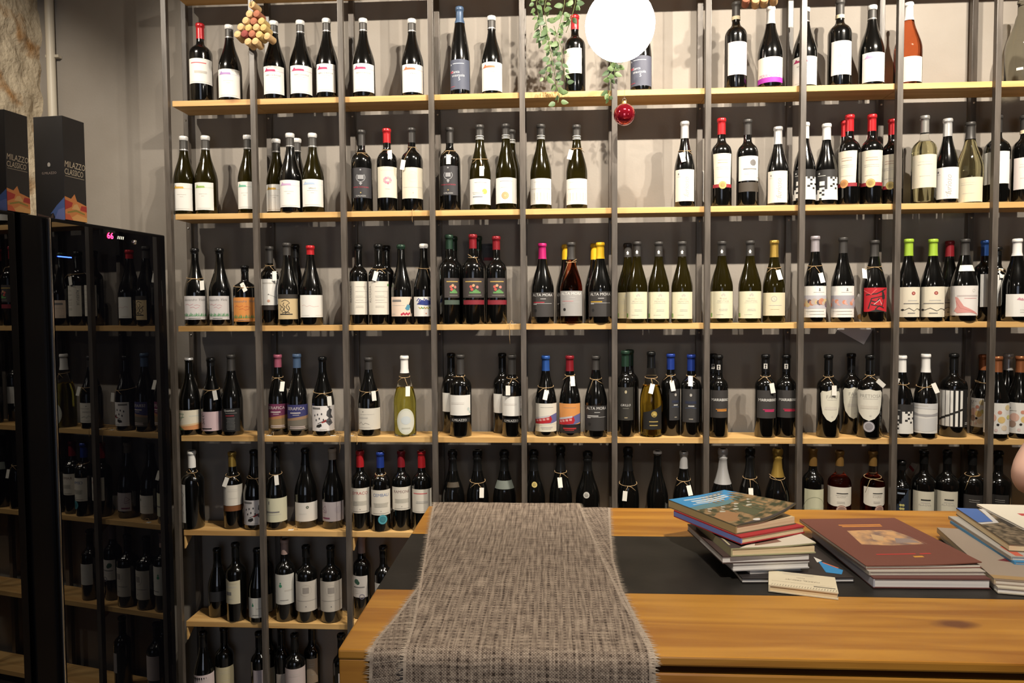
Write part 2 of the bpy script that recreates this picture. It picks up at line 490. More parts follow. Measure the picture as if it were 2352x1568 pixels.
p = Print(.052, .005); p.rect(0, .2, 1, .8, emit((.03, .08, 1.0), 3.5)); p.laid('blue_reflection', (.0006, y, z), (0, 1, 0), (0, 0, 1), door)  # glowing strip stands in for a blue reflection on the door glass

# ------------------------------------------------------------------ gift cartons on the cooler
def carton(px0, px1, pxtop, label):
    k0, k1 = door_k(px0, 500), door_k(px1, 505)
    L = k1 - k0
    H = door_z(px0, pxtop) - COOL_Z
    W = 0.098
    c = empty('gift_carton', (DP.x + DT.x * k0 + .0, DP.y + DT.y * k0, COOL_Z), -DA)
    tag(c, label, 'gift box', 'dark wine cartons on the cooler')
    x1 = -.006
    box('carton_body', x1 - W, x1, 0, L, 0, H, noise_mat('carton_card%.0f' % px0, (.016, .015, .016), (.022, .020, .021), 6, .5), c, .0015)
    def picture(p, mirror):
        q = (lambda u: 1 - u) if mirror else (lambda u: u)
        p.poly([(0, 0), (1, 0), (1, .62), (.72, .70), (.55, .74), (.45, 1.0), (.28, .80), (0, .86)], (.62, .23, .07))
        p.poly([(.0, .36), (.3, .5), (.36, .66), (.0, .74)], (.42, .04, .03)); p.poly([(.68, .42), (1, .38), (1, .6), (.75, .6)], (.42, .04, .03))
        p.poly([(.3, .42), (.42, .6), (.56, .64), (.7, .42)], (.66, .38, .15)); p.poly([(.1, .3), (.5, .42), (.9, .32), (.9, .26), (.5, .34), (.1, .24)], (.28, .22, .05))
        p.poly([(.2, .05), (.55, .26), (1, .16), (1, .0), (.2, 0)], (.70, .36, .12)); p.poly([(0, 0), (.35, 0), (.2, .2), (0, .22)], (.6, .12, .05))
    p = Print(L * .99, H * .26); picture(p, False)
    p.laid('picture', (x1, L / 2, H * .135), (0, 1, 0), (0, 0, 1), c)
    p = Print(L, H * .2); g = (.62, .53, .38)
    p.text('MILAZZO', .52, .72, .30, g, maxw=.92, shear=.1); p.text('CLASSICO', .46, .36, .28, g, maxw=.84, shear=.1); p.rect(.06, .12, .92, .15, (.35, .3, .22))
    p.laid('lettering', (x1, L / 2, H * .50), (0, 1, 0), (0, 0, 1), c)
    p = Print(W, H)
    p.poly([(.5, .06), (.72, .14), (1, .22), (1, 0), (.70, 0), (.6, .07)], (.08, .14, .36)); p.poly([(.62, 0), (.78, .1), (1, .12), (1, 0)], (.16, .2, .45))
    p.poly([(.05, .07), (.5, .03), (.6, .07), (.6, .02), (.05, .02)], (.09, .05, .04))
    p.text('G.MILAZZO', .5, .455, .022, (.42, .33, .28), maxw=.68); p.disc(.5, .535, .022, (.5, .46, .4), sx=.75); p.rect(.42, .51, .58, .517, (.02, .02, .02))
    p.laid('front_print', (x1 - W / 2, 0, H / 2), (1, 0, 0), (0, 0, 1), c)
    return c
carton(154, 204, 267, 'dark gift carton with sunset picture, standing toward the rack')
carton(22, 75, 253, 'dark gift carton with sunset picture, standing farther from the rack')

# ------------------------------------------------------------------ counter
CT_Z, CT_X0, CT_X1, CT_YN, CT_YB = EYE - .5, 1.150, 3.75, -1.656, -.878
ct = tag(empty('shop_counter', (CT_X0, CT_YN, 0)), 'varnished pine shop counter with dark inset strip', 'counter')
L = CT_X1 - CT_X0
def cbox(n, x0, x1, y0, y1, z0, z1, mat, bev=.002): return box(n, x0, x1, y0, y1, z0, z1, mat, ct, bev)
y1, y2, yb = .2311, .5534, CT_YB - CT_YN
TT = .015
cbox('top_plank', 0, L, 0, y1, CT_Z - TT, CT_Z, M_COUNTER, .003)
cbox('top_plank', 0, L, y2, yb, CT_Z - TT, CT_Z, M_COUNTER, .003)
cbox('inset_strip', 0, L, y1 + .0008, y2 - .0008, CT_Z - TT, CT_Z - .0008, M_SLATE, .001)
cbox('corner_post', .001, .046, .001, .05, 0, CT_Z - TT, M_COUNTER)
zz = CT_Z - TT - .011
for k, h_ in enumerate((.024, .030, .060, .12, .12, .12, .12, .12, .12, .12, .12)):
    cbox('front_board', .047, L - .02, .004, .030, max(zz - h_, .0), zz, M_COUNTER, .004)
    zz -= h_ + .009
    if zz < .03: break
cbox('body', .02, L - .02, .032, yb - .05, .0, CT_Z - TT, col((.10, .045, .018), .6), .002)
# ------------------------------------------------------------------ bottles
WHITE, CREAM, PAPER = (.80, .78, .73), (.74, .68, .54), (.72, .67, .58)
INK, GREY, FAINT, RED, GOLD = (.02, .018, .016), (.20, .19, .18), (.52, .49, .44), (.50, .02, .025), (.55, .36, .08)
CHAR = (.040, .036, .034)
CAPS = {'char': ((.050, .046, .043), .45, .3), 'black': ((.006, .006, .006), .28, 0), 'red': ((.52, .022, .028), .30, .25), 'dred': ((.24, .015, .022), .30, .25),
        'blue': ((.03, .10, .36), .32, .3), 'slate': ((.055, .095, .17), .42, .1), 'white': ((.82, .80, .76), .35, 0), 'silver': ((.62, .61, .60), .34, .5),
        'gold': ((.56, .36, .08), .32, .7), 'dgold': ((.34, .19, .055), .35, .6), 'lime': ((.36, .55, .05), .32, .1), 'yellow': ((.80, .48, .02), .35, .1),
        'magenta': ((.52, .02, .16), .32, .2), 'green': ((.018, .045, .028), .34, .2), 'lilac': ((.42, .38, .40), .36, .4), 'mauve': ((.34, .09, .14), .36, .2),
        'copper': ((.42, .15, .06), .34, .6), 'tan': ((.42, .34, .26), .6, 0), 'grey': ((.062, .057, .052), .5, .1), 'cobalt': ((.02, .05, .28), .3, .3),
        'pewter': ((.34, .33, .31), .36, .5), 'rosewood': ((.36, .25, .22), .5, .1)}
PROF = {  # radius as a share of body radius (or neck, when 'n'), height share
    'bdx': [(.0, .012), (.55, .010), (.93, .0), (1, .012), (1, .595), (.985, .625), (.93, .652), (.83, .676), (.68, .697), (.52, .715), ('n1.12', .737), ('n1', .77), ('n.97', .93), ('n.97', .955)],
    'bur': [(.0, .012), (.55, .010), (.93, .0), (1, .012), (1, .42), (.985, .455), (.945, .49), (.87, .535), (.765, .585), (.65, .635), (.535, .685), (.44, .74), (.385, .79), ('n1.02', .835), ('n.98', .93), ('n.98', .955)],
    'hock': [(.0, .012), (.55, .010), (.93, .0), (1, .012), (1, .40), (.97, .46), (.90, .53), (.80, .60), (.68, .68), (.56, .76), (.47, .83), ('n1', .87), ('n.98', .93), ('n.98', .955)],
    'champ': [(.0, .012), (.55, .010), (.93, .0), (1, .014), (1, .40), (.985, .44), (.93, .49), (.83, .545), (.70, .60), (.57, .655), (.475, .71), ('n1.12', .77), ('n1.0', .83), ('n1.0', .875), ('n1.2', .895), ('n1.02', .912), ('n1.02', .925)],
}
LIP = [('n1.10', .958), ('n1.13', .968), ('n1.13', .988), ('n1.02', .996), ('n.70', 1.0), (.0, 1.0)]
LIPC = [('n1.20', .938), ('n1.24', .955), ('n1.22', .982), ('n1.10', .994), ('n.7', 1.0), (.0, 1.0)]
def profile(kind, R, H):
    n = {'bdx': .0143, 'bur': .0143, 'hock': .0138, 'champ': .0150}[kind]
    n = min(n, R * .42)
    out = []
    for r, z in PROF[kind] + (LIP if kind != 'champ' else LIPC):
        rr = float(r[1:]) * n if isinstance(r, str) else max(r * R, .0002)
        if not isinstance(r, str) and z > .7: rr = max(rr, n)
        out.append((rr, z * H))
    return out
def rad_at(prof, z):
    for (r0, z0), (r1, z1) in zip(prof[3:], prof[4:]):
        if z0 <= z <= z1 and z1 > z0: return r0 + (r1 - r0) * (z - z0) / (z1 - z0)
    return prof[4][0]
_GL = {}
def glass_parts(kind, R, H, glz, parent):
    key = (kind, round(R, 4), round(H, 3), glz)
    prof = profile(kind, R, H)
    def linked(nm, me):
        o = bpy.data.objects.new(nm, me); COL.objects.link(o); o.parent = parent; return o
    if key in _GL:
        for nm, me in _GL[key]: linked(nm, me)
        return prof
    made = []
    mat = {'dark': M_DARKGLASS, 'olive': M_OLIVE}.get(glz)
    if mat is None: mat = M_SMOKE if glz == 'smoke' else M_CLEAR
    o = lathe('glass_body', prof, mat, parent); made.append(('glass_body', o.data))
    wine = {'pale': (.90, .84, .52), 'lemon': (.84, .78, .16), 'amber': (.80, .52, .06), 'rose': (.82, .20, .075), 'tawny': (.40, .05, .025)}.get(glz)
    if wine:
        fill = {'bdx': .70, 'bur': .78, 'hock': .8, 'champ': .75}[kind]
        if glz in ('lemon', 'amber'): fill = .60
        pr = [(max(r - .0022, .0002), z + (.006 if z < .03 * H else 0)) for r, z in prof if z < fill * H] 
        pr.append((max(rad_at(prof, fill * H) - .0022, .004), fill * H)); pr.append((.0002, fill * H))
        o = lathe('wine', pr, glass('wine_' + glz, wine, 1.30, .01), parent); made.append(('wine', o.data))
    _GL[key] = made
    return prof
def capsule(style, prof, zb, H, parent, R):
    """foil, wax or crown from height zb up over the lip"""
    base = style.split('+')[0]
    c, ro, me_ = CAPS[base]
    pts = [(rad_at(prof, zb) + .0007, zb)]
    for r, z in prof:
        if z > zb + .002 and z > H * .5: pts.append((r + .0007 if r > .001 else .0002, z + (.0006 if z > H * .99 else 0)))
    o = lathe('capsule', pts, col(c, ro, me_), parent, 24)
    if 'wb' in style:      # pale top and fine silver line under a dark sleeve
        q = [(r + .0004, z) for r, z in pts if z > H * .955]
        q.insert(0, (rad_at(prof, H * .945) + .0011, H * .945))
        lathe('capsule_top', q, col((.76, .75, .73), .3, .1), o, 24)
        lathe('capsule_line', [(rad_at(prof, zb + .004) + .0013, zb + .003), (rad_at(prof, zb + .007) + .0013, zb + .006)], col(*CAPS['silver'][:2], CAPS['silver'][2]), o, 24)
    if 'band' in style:    # paper seal round the foot of the foil
        r1 = rad_at(prof, zb + .006) + .0014
        lathe('paper_seal', [(r1, zb), (r1, zb + .013)], col((.70, .60, .40), .7), o, 24)
    if 'str' in style:     # white printed rings
        for a, b in ((0.001, .003), (.006, .0075), (.0125, .0145)):
            r1 = rad_at(prof, zb + .006) + .0012
            lathe('white_ring', [(r1, zb + a), (r1, zb + b)], col(WHITE, .5), o, 24)
    if 'emb' in style:
        p_ = Print(.014, .016); p_.poly([(.2, .1), (.8, .1), (.7, .45), (.9, .5), (.5, 1), (.1, .5), (.3, .45)], (.72, .72, .70))
        p_.wrapped('emblem', rad_at(prof, zb + .016) + .0009, parent['face'], zb + .016, o)
    if 'lion' in style:
        p_ = Print(.013, .019); p_.rect(0, 0, 1, 1, (.62, .60, .56)); p_.poly([(.3, .1), (.7, .1), (.6, .5), (.8, .7), (.5, .92), (.25, .7), (.42, .5)], INK)
        p_.wrapped('emblem', rad_at(prof, zb + .022) + .0009, parent['face'], zb + .022, o)
    if 'wire' in style:    # champagne cage ridge
        lathe('cage_ring', [(rad_at(prof, H * .93) + .001, H * .925), (rad_at(prof, H * .93) + .0026, H * .935), (rad_at(prof, H * .93) + .001, H * .945)], col(c, ro, me_), o, 24)
    return o

# ---- label pictures
def a_plain(p, a): p.greek(.25, .75, (.78, .70), FAINT); p.greek(.3, .7, (.35,), FAINT)
def a_blank(p, a): pass
def a_sky(p, a):
    c, t = a
    p.rect(0, .800, 1, .812, tuple(.6 * x + .3 for x in c))
    p.poly([(.10, .80), (.13, .84), (.17, .87), (.20, .92), (.235, .92), (.26, .875), (.34, .872), (.58, .868), (.60, .80)], c)
    if t: p.text(t, .5, .665, .055, GREY, maxw=.74)
    p.greek(.28, .72, (.58,), FAINT, .01); p.greek(.42, .58, (.50,), FAINT, .01); p.greek(.12, .88, (.06,), FAINT, .012)
def a_redtop(p, a): p.text(a, .46, .82, .055, (.62, .12, .13), maxw=.62, shear=.2) if a else p.greek(.12, .72, (.82,), (.62, .12, .13), .04); p.greek(.25, .75, (.48, .43), FAINT, .05); p.greek(.1, .9, (.06,), FAINT)
def a_santa(p, a):
    p.greek(.18, .70, (.86,), (.6, .62, .66), .02); p.disc(.10, .84, .03, (.5, .52, .56))
    p.text('Santa', .33, .585, .095, (.62, .63, .66), maxw=.45); p.rect(.06, .55, .22, .62, (.40, .06, .09)); p.text('anastasia', .43, .465, .085, (.62, .63, .66), maxw=.72)
    p.text('5', .48, .345, .11, (.66, .66, .68)); p.greek(.06, .30, (.10,), (.40, .06, .09), .02)
def a_dots(p, a):
    for k in range(9): p.disc(.32 + .06 * (k % 5) + .02 * (k % 2), .52 + .07 * (k // 5) + .03 * math.sin(k), .012, (.52, .40, .40))
    p.greek(.3, .7, (.36, .30), FAINT, .01); p.greek(.35, .65, (.14,), FAINT, .01)
def a_perri(p, a): p.rect(0, 0, 1, .20, (.36, .03, .36)); p.text('PERRICONE', .5, .265, .12, (.40, .16, .30), maxw=.94)
def a_crest(p, a):
    c, t = a
    g = (.30, .30, .31)
    p.rect(.38, .62, .62, .76, g); p.ring(.5, .68, .155, .02, g, a0=-220, a1=40); p.disc(.5, .93, .028, g); p.disc(.5, .5, .03, g); p.poly([(.42, .5), (.58, .5), (.5, .41)], g)
    p.text(t, .5, .355, .045, c, maxw=.84)
    p.disc(.5, .17, .02, (.5, .36, .12)); p.text('G.MILAZZO', .5, .065, .045, (.55, .54, .52), maxw=.6)
def a_flower(p, a):
    p.greek(.2, .8, (.88,), FAINT, .012)
    for k in range(9): p.disc(.5 + .13 * math.cos(k * .7), .56 + .075 * math.sin(k * .7), .042, (.66 + .02 * (k % 2), .26 + .05 * (k % 3), .36))
    p.disc(.52, .46, .03, (.60, .16, .25)); p.greek(.4, .6, (.28,), FAINT, .012)
def a_fcrest(p, a):
    p.rect(.36, .62, .62, .80, (.60, .56, .50)); p.ring(.49, .70, .17, .012, (.62, .58, .52)); p.rect(.08, .355, .94, .365, FAINT); p.disc(.5, .18, .018, (.5, .42, .34))
def a_gcrest(p, a):
    g = (.30, .27, .24)
    p.rect(.38, .60, .62, .80, g); p.ring(.5, .70, .19, .012, (.5, .46, .4)); p.rect(.1, .352, .94, .362, GREY); p.disc(.5, .17, .02, GREY)
def a_sun(p, a): p.greek(.28, .74, (.84,), GREY, .014); p.disc(.66, .50, .105, (.74, .47, .10)); p.greek(.18, .62, (.40, .46), (.6, .57, .52), .03); p.greek(.18, .6, (.29,), (.30, .32, .36), .05)
def a_coin(p, a): p.greek(.25, .75, (.86,), GREY, .014); p.disc(.46, .30, .145, (.52, .34, .16)); p.disc(.46, .30, .11, (.62, .44, .24)); p.ring(.46, .30, .08, .02, (.45, .28, .12)); p.greek(.3, .7, (.62,), FAINT)
def a_grid(p, a):
    p.greek(.2, .8, (.86,), FAINT, .014); p.greek(.1, .9, (.60,), (.6, .52, .42), .02)
    for i in range(7):
        for j in range(6): p.disc(.12 + i * .125, .18 + j * .05, .017, (.66 - .05 * ((i + j) % 3), .54, .40 - .06 * (i % 2)), n=6)
def a_script(p, a):
    p.rect(.17, .83, .23, .89, GREY); p.greek(.1, .3, (.78,), FAINT, .012)
    p.text('furioso', .56, .46, .16, (.42, .39, .35), rot=math.pi / 2, maxw=.62, shear=.35)
    p.line([(.50, .16), (.53, .05), (.60, .12), (.62, .2)], .01, (.42, .39, .35))
def a_medal(p, a):
    p.greek(.25, .75, (.80, .73), (.5, .32, .24), .016); p.greek(.2, .8, (.6, .55), FAINT, .012); p.greek(.2, .8, (.3,), FAINT, .012)
    p.rect(0, 0, 1, .10, (.30, .02, .03))
def a_moon(p, a): p.disc(.66, .72, .13, (.16, .15, .145)); p.greek(.22, .86, (.47,), GREY, .04); p.greek(.25, .8, (.3, .25), FAINT); p.ring(.93, .06, .08, .01, GREY)
def a_check(p, a):
    p.rect(0, 0, 1, 1, (.028, .026, .025)); p.disc(.18, .88, .03, (.6, .6, .58)); p.greek(.1, .45, (.80,), (.55, .55, .52), .02)
    g = ['0000010101', '0000011011', '0011011111', '0011011010', '0000010111', '0011011101', '0110111111', '0101111111', '1110111111', '1111111111', '1101111111']
    for j, rw in enumerate(g):
        for i, ch in enumerate(rw):
            if ch == '1': p.rect(i * .1, .755 - (j + 1) * .0685, (i + 1) * .1, .755 - j * .0685, WHITE)
def a_grass(p, a):
    c = a
    p.text('Alessandro', .30, .84, .10, GREY, shear=.35, maxw=.50); p.text('Viola', .75, .85, .11, GREY, shear=.35, maxw=.30)
    p.line([(.1, .62), (.2, .66), (.3, .60), (.42, .66)], .014, c); p.line([(.3, .5), (.42, .54), (.5, .47), (.62, .53)], .014, c); p.line([(.45, .60), (.55, .63), (.66, .58)], .012, c)
    for k in range(17):
        u = .04 + k * .056; h = .10 + .07 * abs(math.sin(k * 2.3))
        p.poly([(u - .015, .14), (u + .025, .14), (u + .03 * math.sin(k * 1.9), .14 + h)], (.06, .24 + .05 * (k % 2), .09))
        if k % 3 == 0: p.disc(u, .22, .025, (.08, .30, .12), n=8)
    p.greek(.2, .7, (.06,), GREY, .02)
def a_arrow(p, a): p.greek(.1, .9, (.84,), FAINT, .05); p.line([(.4, .42), (1, .22)], .012, GREY); p.disc(.42, .41, .025, GREY, n=8); p.disc(.42, .16, .055, (.55, .28, .20)); p.ring(.42, .16, .04, .01, (.7, .5, .4))
def a_figure(p, a):
    for L_ in ([(.2, .85), (.34, .93), (.45, .88), (.52, .78), (.42, .70), (.38, .58), (.46, .45)], [(.12, .7), (.2, .6), (.14, .48), (.22, .36), (.3, .5), (.22, .62)], [(.3, .8), (.26, .7), (.34, .6), (.30, .46), (.38, .34)], [(.46, .66), (.52, .52), (.46, .38), (.34, .28)], [(.22, .3), (.4, .36), (.52, .3)]):
        p.line(L_, .03, INK)
    p.greek(.1, .66, (.24,), INK, .05)
def a_redscr(p, a): p.line([(.12, .52), (.22, .56), (.3, .48), (.42, .53), (.55, .47), (.75, .50)], .012, (.62, .30, .28)); p.greek(.1, .4, (.08,), FAINT, .012); p.greek(.6, .9, (.08,), FAINT, .012)
def a_ruv(p, a):
    p.text('RUVERSA', .13, .62, .085, GREY, rot=math.pi / 2, maxw=.56)
    p.greek(.34, .90, (.84, .70, .52, .37), FAINT, .014); p.greek(.36, .72, (.56, .44, .26, .22), FAINT, .012)
    if a: p.rect(.87, .86, .96, .93, (.10, .30, .06))
def a_rooster(p, a):
    p.greek(.08, .5, (.82, .78), GREY, .07); p.greek(.06, .62, (.56,), FAINT, .02); p.greek(.06, .25, (.12,), FAINT, .03)
    p.poly([(.78, .6), (.9, .92), (1, .86), (1, .2), (.9, .1), (.86, .4)], INK); p.poly([(.62, .40), (.72, .62), (.84, .56), (.82, .34), (.7, .3)], (.07, .25, .36))
    for k in range(6): p.disc(.5 + k * .06, .10 + .05 * (k % 2), .055, (.46, .02, .06))
def a_peacock(p, a):
    for k in range(7): p.line([(.2 + k * .09, .78 - .05 * (k % 2)), (.3 + k * .07, .92 - .05 * (k % 3)), (.36 + k * .08, .74)], .05, (.04, .06, .30))
    p.poly([(.2, .62), (.4, .8), (.9, .82), (1, .66), (.6, .56)], (.03, .05, .24))
    for k in range(6): p.line([(.3 + k * .1, .48), (.36 + k * .1, .40), (.44 + k * .09, .47)], .045, ((.45, .42, .05), (.10, .28, .08), (.5, .3, .05))[k % 3])
    p.disc(.58, .15, .035, (.62, .25, .15))
def a_duca(p, a):
    p.greek(.12, .80, (.82,), (.45, .30, .08), .05)
    for k, (u, v, c) in enumerate(((.36, .56, (.50, .10, .08)), (.46, .62, (.55, .32, .16)), (.60, .54, (.52, .20, .16)), (.40, .42, (.50, .08, .06)), (.55, .36, (.10, .26, .08)), (.48, .30, (.12, .30, .10)), (.62, .30, (.10, .24, .07)))): p.disc(u, v, .075, c, n=9)
    p.rect(.3, .22, .74, .30, (.12, .28, .09)); p.greek(.25, .8, (.12,), (.32, .3, .26), .02)
def a_alta(p, a):
    c, wcol = a
    p.text('ALTA MORA', .5, .895, .115, wcol, maxw=.80); p.rect(.42, .72, .62, .745, (.45, .44, .43))
    if c: p.rect(.14, .575, .56, .61, c)
    p.greek(.14, .86, (.545,), (.5, .49, .48), .014, 0); p.rect(.14, .50, .28, .53, (.5, .49, .48)); p.disc(.24, .26, .06, (.012, .012, .012))
def a_feudo(p, a):
    p.poly([(.52, .80), (.56, .86), (.60, .80), (.64, .86), (.60, .92), (.56, .94), (.52, .90), (.48, .86)], (.50, .48, .42))
    p.text('FEUDO', .56, .735, .055, (.50, .47, .40), maxw=.5); p.text('MONTONI', .56, .645, .06, (.50, .47, .40), maxw=.64); p.greek(.3, .8, (.58,), FAINT, .008)
    p.greek(.42, .72, (.34, .29), FAINT, .014); p.greek(.3, .6, (.14,), FAINT, .01)
    p.rect(.06, .05, .15, .20, (.20, .36, .10))
def a_csun(p, a): p.disc(.5, .73, .13, (.45, .43, .36)); p.disc(.5, .73, .09, (.68, .62, .48)); p.line([(.5, .78), (.5, .70), (.55, .68)], .02, (.4, .38, .32)); p.greek(.3, .8, (.45,), FAINT, .02); p.greek(.36, .7, (.28,), (.62, .5, .3), .02)
def a_pic(p, a):
    p.disc(.66, .91, .022, GREY); p.poly([(.62, .84), (.66, .92), (.70, .84)], GREY); p.greek(.45, .85, (.80,), FAINT, .014)
    p.rect(0, .28, 1, .70, a[0])
    for k in range(12): p.disc(.06 + .085 * k, .40 + .12 * abs(math.sin(k * 1.7)), .07 + .02 * (k % 3), a[1 + k % (len(a) - 1)], n=8)
    p.greek(.1, .9, (.20,), FAINT, .02); p.greek(.3, .9, (.1,), FAINT, .012)
def a_redart(p, a):
    p.rect(0, 0, 1, 1, (.48, .012, .022))
    for L_ in ([(.1, .7), (.5, .75), (.9, .95)], [(.2, .12), (.32, .55), (.85, .68), (.72, .2), (.3, .3)], [(.3, .45), (.5, .4), (.6, .55)], [(.75, .85), (.72, .6)], [(.45, .1), (.6, .25), (.8, .15)]): p.line(L_, .05, INK)
    p.poly([(.7, .85), (.8, .8), (.86, .55), (.72, .5)], INK); p.line([(0, .9), (.3, .72), (.5, .95)], .04, (.66, .10, .10)); p.line([(.4, .3), (.62, .5), (.7, .3)], .03, (.66, .42, .40)); p.poly([(.2, .0), (.5, .1), (.9, .0)], INK)
def a_lime(p, a):
    p.disc(.62, .79, .06, (.32, .04, .05)); p.disc(.62, .79, .03, (.6, .3, .2), n=8); p.greek(.4, .8, (.55,), FAINT, .03); p.greek(.2, .95, (.45,), GREY, .03)
    p.line([(.12, .24), (.3, .24), (.45, .30), (.65, .20), (.78, .28), (.98, .24)], .018, INK); p.disc(.2, .24, .035, INK, sx=1.4, n=8); p.disc(.95, .24, .03, INK, n=8); p.greek(.4, .7, (.13,), GREY, .03)
def a_splash(p, a):
    p.greek(.3, .95, (.66,), (.55, .48, .46), .05); p.greek(.5, .9, (.58,), (.6, .3, .3), .02); p.ring(.78, .84, .05, .01, FAINT)
    p.poly([(.25, .64), (.34, .60), (.5, .32), (.85, .12), (.98, .02), (.7, .10), (.32, .08), (.22, .16), (.3, .3)], (.66, .30, .27)); p.line([(.28, .5), (.4, .25), (.8, .12)], .012, (.5, .15, .15))
def a_pink(p, a):
    for k in range(5): p.poly([(.4 + k * .1, .75), (.5 + k * .1, .86 - .03 * k), (.62 + k * .08, .7)], (.62, .30, .36))
    p.greek(.5, .9, (.3, .2), FAINT, .02)
def a_tri(p, a):
    p.poly([(0, 0), (1, 0), (1, .30), (.6, .22), (0, .16)], (.60, .26, .10)); p.poly([(0, .16), (.6, .22), (1, .30), (1, .36), (.6, .32), (0, .22)], (.70, .50, .28)); p.poly([(0, 0), (.3, 0), (.1, .2), (0, .2)], (.12, .16, .06))
    p.line([(.04, .82), (.28, .82), (.16, .48), (.04, .82)], .03, (.06, .24, .12)); p.line([(.05, .6), (.3, .66)], .02, (.06, .24, .12)); p.greek(.45, .9, (.7,), (.6, .6, .52), .05)
def a_glyph(p, a):
    p.line([(.1, .88), (.06, .8), (.14, .74), (.2, .8)], .03, a); p.line([(.08, .62), (.2, .64), (.12, .52), (.2, .5)], .03, a); p.line([(.08, .38), (.18, .46), (.2, .34)], .03, a)
    p.rect(.06, .09, .48, .15, a); p.disc(.8, .55, .16, (.62, .42, .45), n=10)
def a_quant(p, a):
    p.text('Quantico', .48, .91, .10, (.62, .60, .56), maxw=.88); p.greek(.28, .85, (.80,), GREY, .02); p.rect(.3, .66, .7, .72, (.16, .015, .02))
    p.greek(.34, .74, tuple(.58 - .06 * k for k in range(9)), (.16, .155, .15), .02)
def a_sera(p, a):
    c1, c2, c3 = a
    p.rect(0, .48, 1, 1, c1); p.poly([(0, .0), (1, .0), (1, .46), (.6, .42), (0, .36)], c3); p.poly([(0, .36), (.6, .42), (1, .46), (1, .58), (.5, .52), (0, .44)], c2); p.rect(0, 0, 1, .16, tuple(.6 * x for x in c3))
    p.text('SERAFICA', .42, .85, .115, (.58, .52, .50), maxw=.74); p.greek(.18, .62, (.68,), (.55, .5, .47), .04); p.greek(.3, .55, (.60,), (.5, .46, .42), .02); p.greek(.15, .8, (.14, .08), (.55, .45, .42), .03)
def a_dance(p, a):
    p.greek(.05, .4, (.90,), GREY, .08)
    p.poly([(.62, .78), (.72, .9), (.82, .84), (.78, .66), (.86, .5), (.7, .5), (.6, .62)], (.07, .07, .075)); p.poly([(.26, .24), (.42, .3), (.44, .2), (.36, .14), (.24, .16)], INK); p.poly([(.55, .4), (.72, .55), (.85, .3), (.7, .2), (.62, .3)], (.10, .10, .11))
    for u, v in ((.18, .62), (.3, .66), (.44, .68), (.24, .44), (.36, .5), (.5, .45)): p.disc(u, v, .045, (.05, .05, .055), sx=.6, n=8)
    p.poly([(.42, .36), (.58, .46), (.60, .38), (.46, .32)], (.36, .03, .03)); p.line([(.3, .3), (.5, .4), (.75, .35)], .02, INK); p.greek(.35, .62, (.06,), FAINT, .03)
def a_sign(p, a): p.disc(.28, .84, .03, GREY, n=6); p.greek(.15, .7, (.72,), FAINT, .02); p.greek(.12, .46, (.56,), FAINT, .08); p.line([(.12, .26), (.2, .36), (.28, .24), (.36, .32), (.5, .25)], .014, GREY); p.greek(.05, .55, (.10,), FAINT, .02)
def a_oval(p, a): p.ring(.5, .5, .46, .015, (.55, .58, .40), sx=p.W / p.H); p.disc(.5, .55, .16, (.58, .63, .64), sx=1.2); p.greek(.25, .75, (.24,), (.5, .5, .42), .05)
def a_corner(p, a): p.greek(.12, .7, (.62, .56), (.62, .56, .52), .016); p.disc(.88, .3, .09, (.56, .62, .60), n=9); p.disc(.95, .16, .07, (.52, .6, .58), n=9)
def a_train(p, a):
    sky, low, t = a
    p.rect(0, 0, 1, 1, low); p.rect(0, .30, 1, 1, sky); p.greek(.25, .8, (.86,), GREY, .012); p.poly([(0, .38), (.5, .52), (.8, .62), (1, .66), (1, .36), (.7, .30), (0, .28)], (.12, .12, .28))
    p.poly([(0, .44), (.66, .56), (.72, .44), (.66, .32), (.2, .28), (0, .28)], (.42, .012, .02)); p.poly([(.04, .50), (.62, .59), (.62, .53), (.04, .43)], (.5, .48, .5))
    for k in range(4): p.rect(.08 + k * .14, .36 + k * .02, .18 + k * .14, .42 + k * .025, (.62, .30, .28))
    p.line([(0, .24), (.3, .25), (.6, .27), (1, .30)], .03, low); p.greek(.25, .78, (.16,), t, .05); p.greek(.3, .7, (.10,), t, .02)
def a_grillo(p, a): p.disc(.5, .86, .05, (.46, .40, .26), sx=.7); p.text('GRILLO', .5, .46, .065, (.66, .65, .62), maxw=.66, shear=.2); p.greek(.3, .7, (.36,), (.2, .2, .17), .015); p.greek(.42, .6, (.08,), (.4, .33, .2), .03)
def a_noir(p, a): p.disc(.5, .82, .045, (.40, .38, .35), sx=.8); p.rect(.2, .56, .8, .64, (.02, .025, .05)); p.greek(.34, .70, (.49,), (.55, .55, .53), .03); p.line([(.2, .42), (.5, .45), (.8, .42)], .012, (.06, .09, .18)); p.greek(.4, .62, (.10,), (.3, .27, .22), .03)
def a_goldc(p, a): p.disc(.55, .66, .13, (.36, .25, .06)); p.disc(.55, .64, .075, INK, n=10); p.poly([(.45, .6), (.65, .6), (.6, .72), (.5, .72)], (.5, .38, .12)); p.greek(.3, .75, (.34, .18), (.44, .32, .1), .04)
def a_mara(p, a): p.text('MARABINO', .55, .655, .10, (.60, .59, .56), maxw=.92); p.greek(.2, .9, (.63, .68), (.60, .59, .56), .016); p.greek(.36, .86, (.26,), a, .05); (p.greek(.3, .86, (.31,), a, .03))
def a_faru(p, a): p.text(a, .55, .78, .105, (.36, .34, .30), maxw=.74); p.greek(.3, .8, (.69,), FAINT, .012); p.greek(.22, .8, (.46, .43, .40), (.62, .58, .5), .035); p.disc(.55, .17, .03, (.6, .56, .5), n=8)
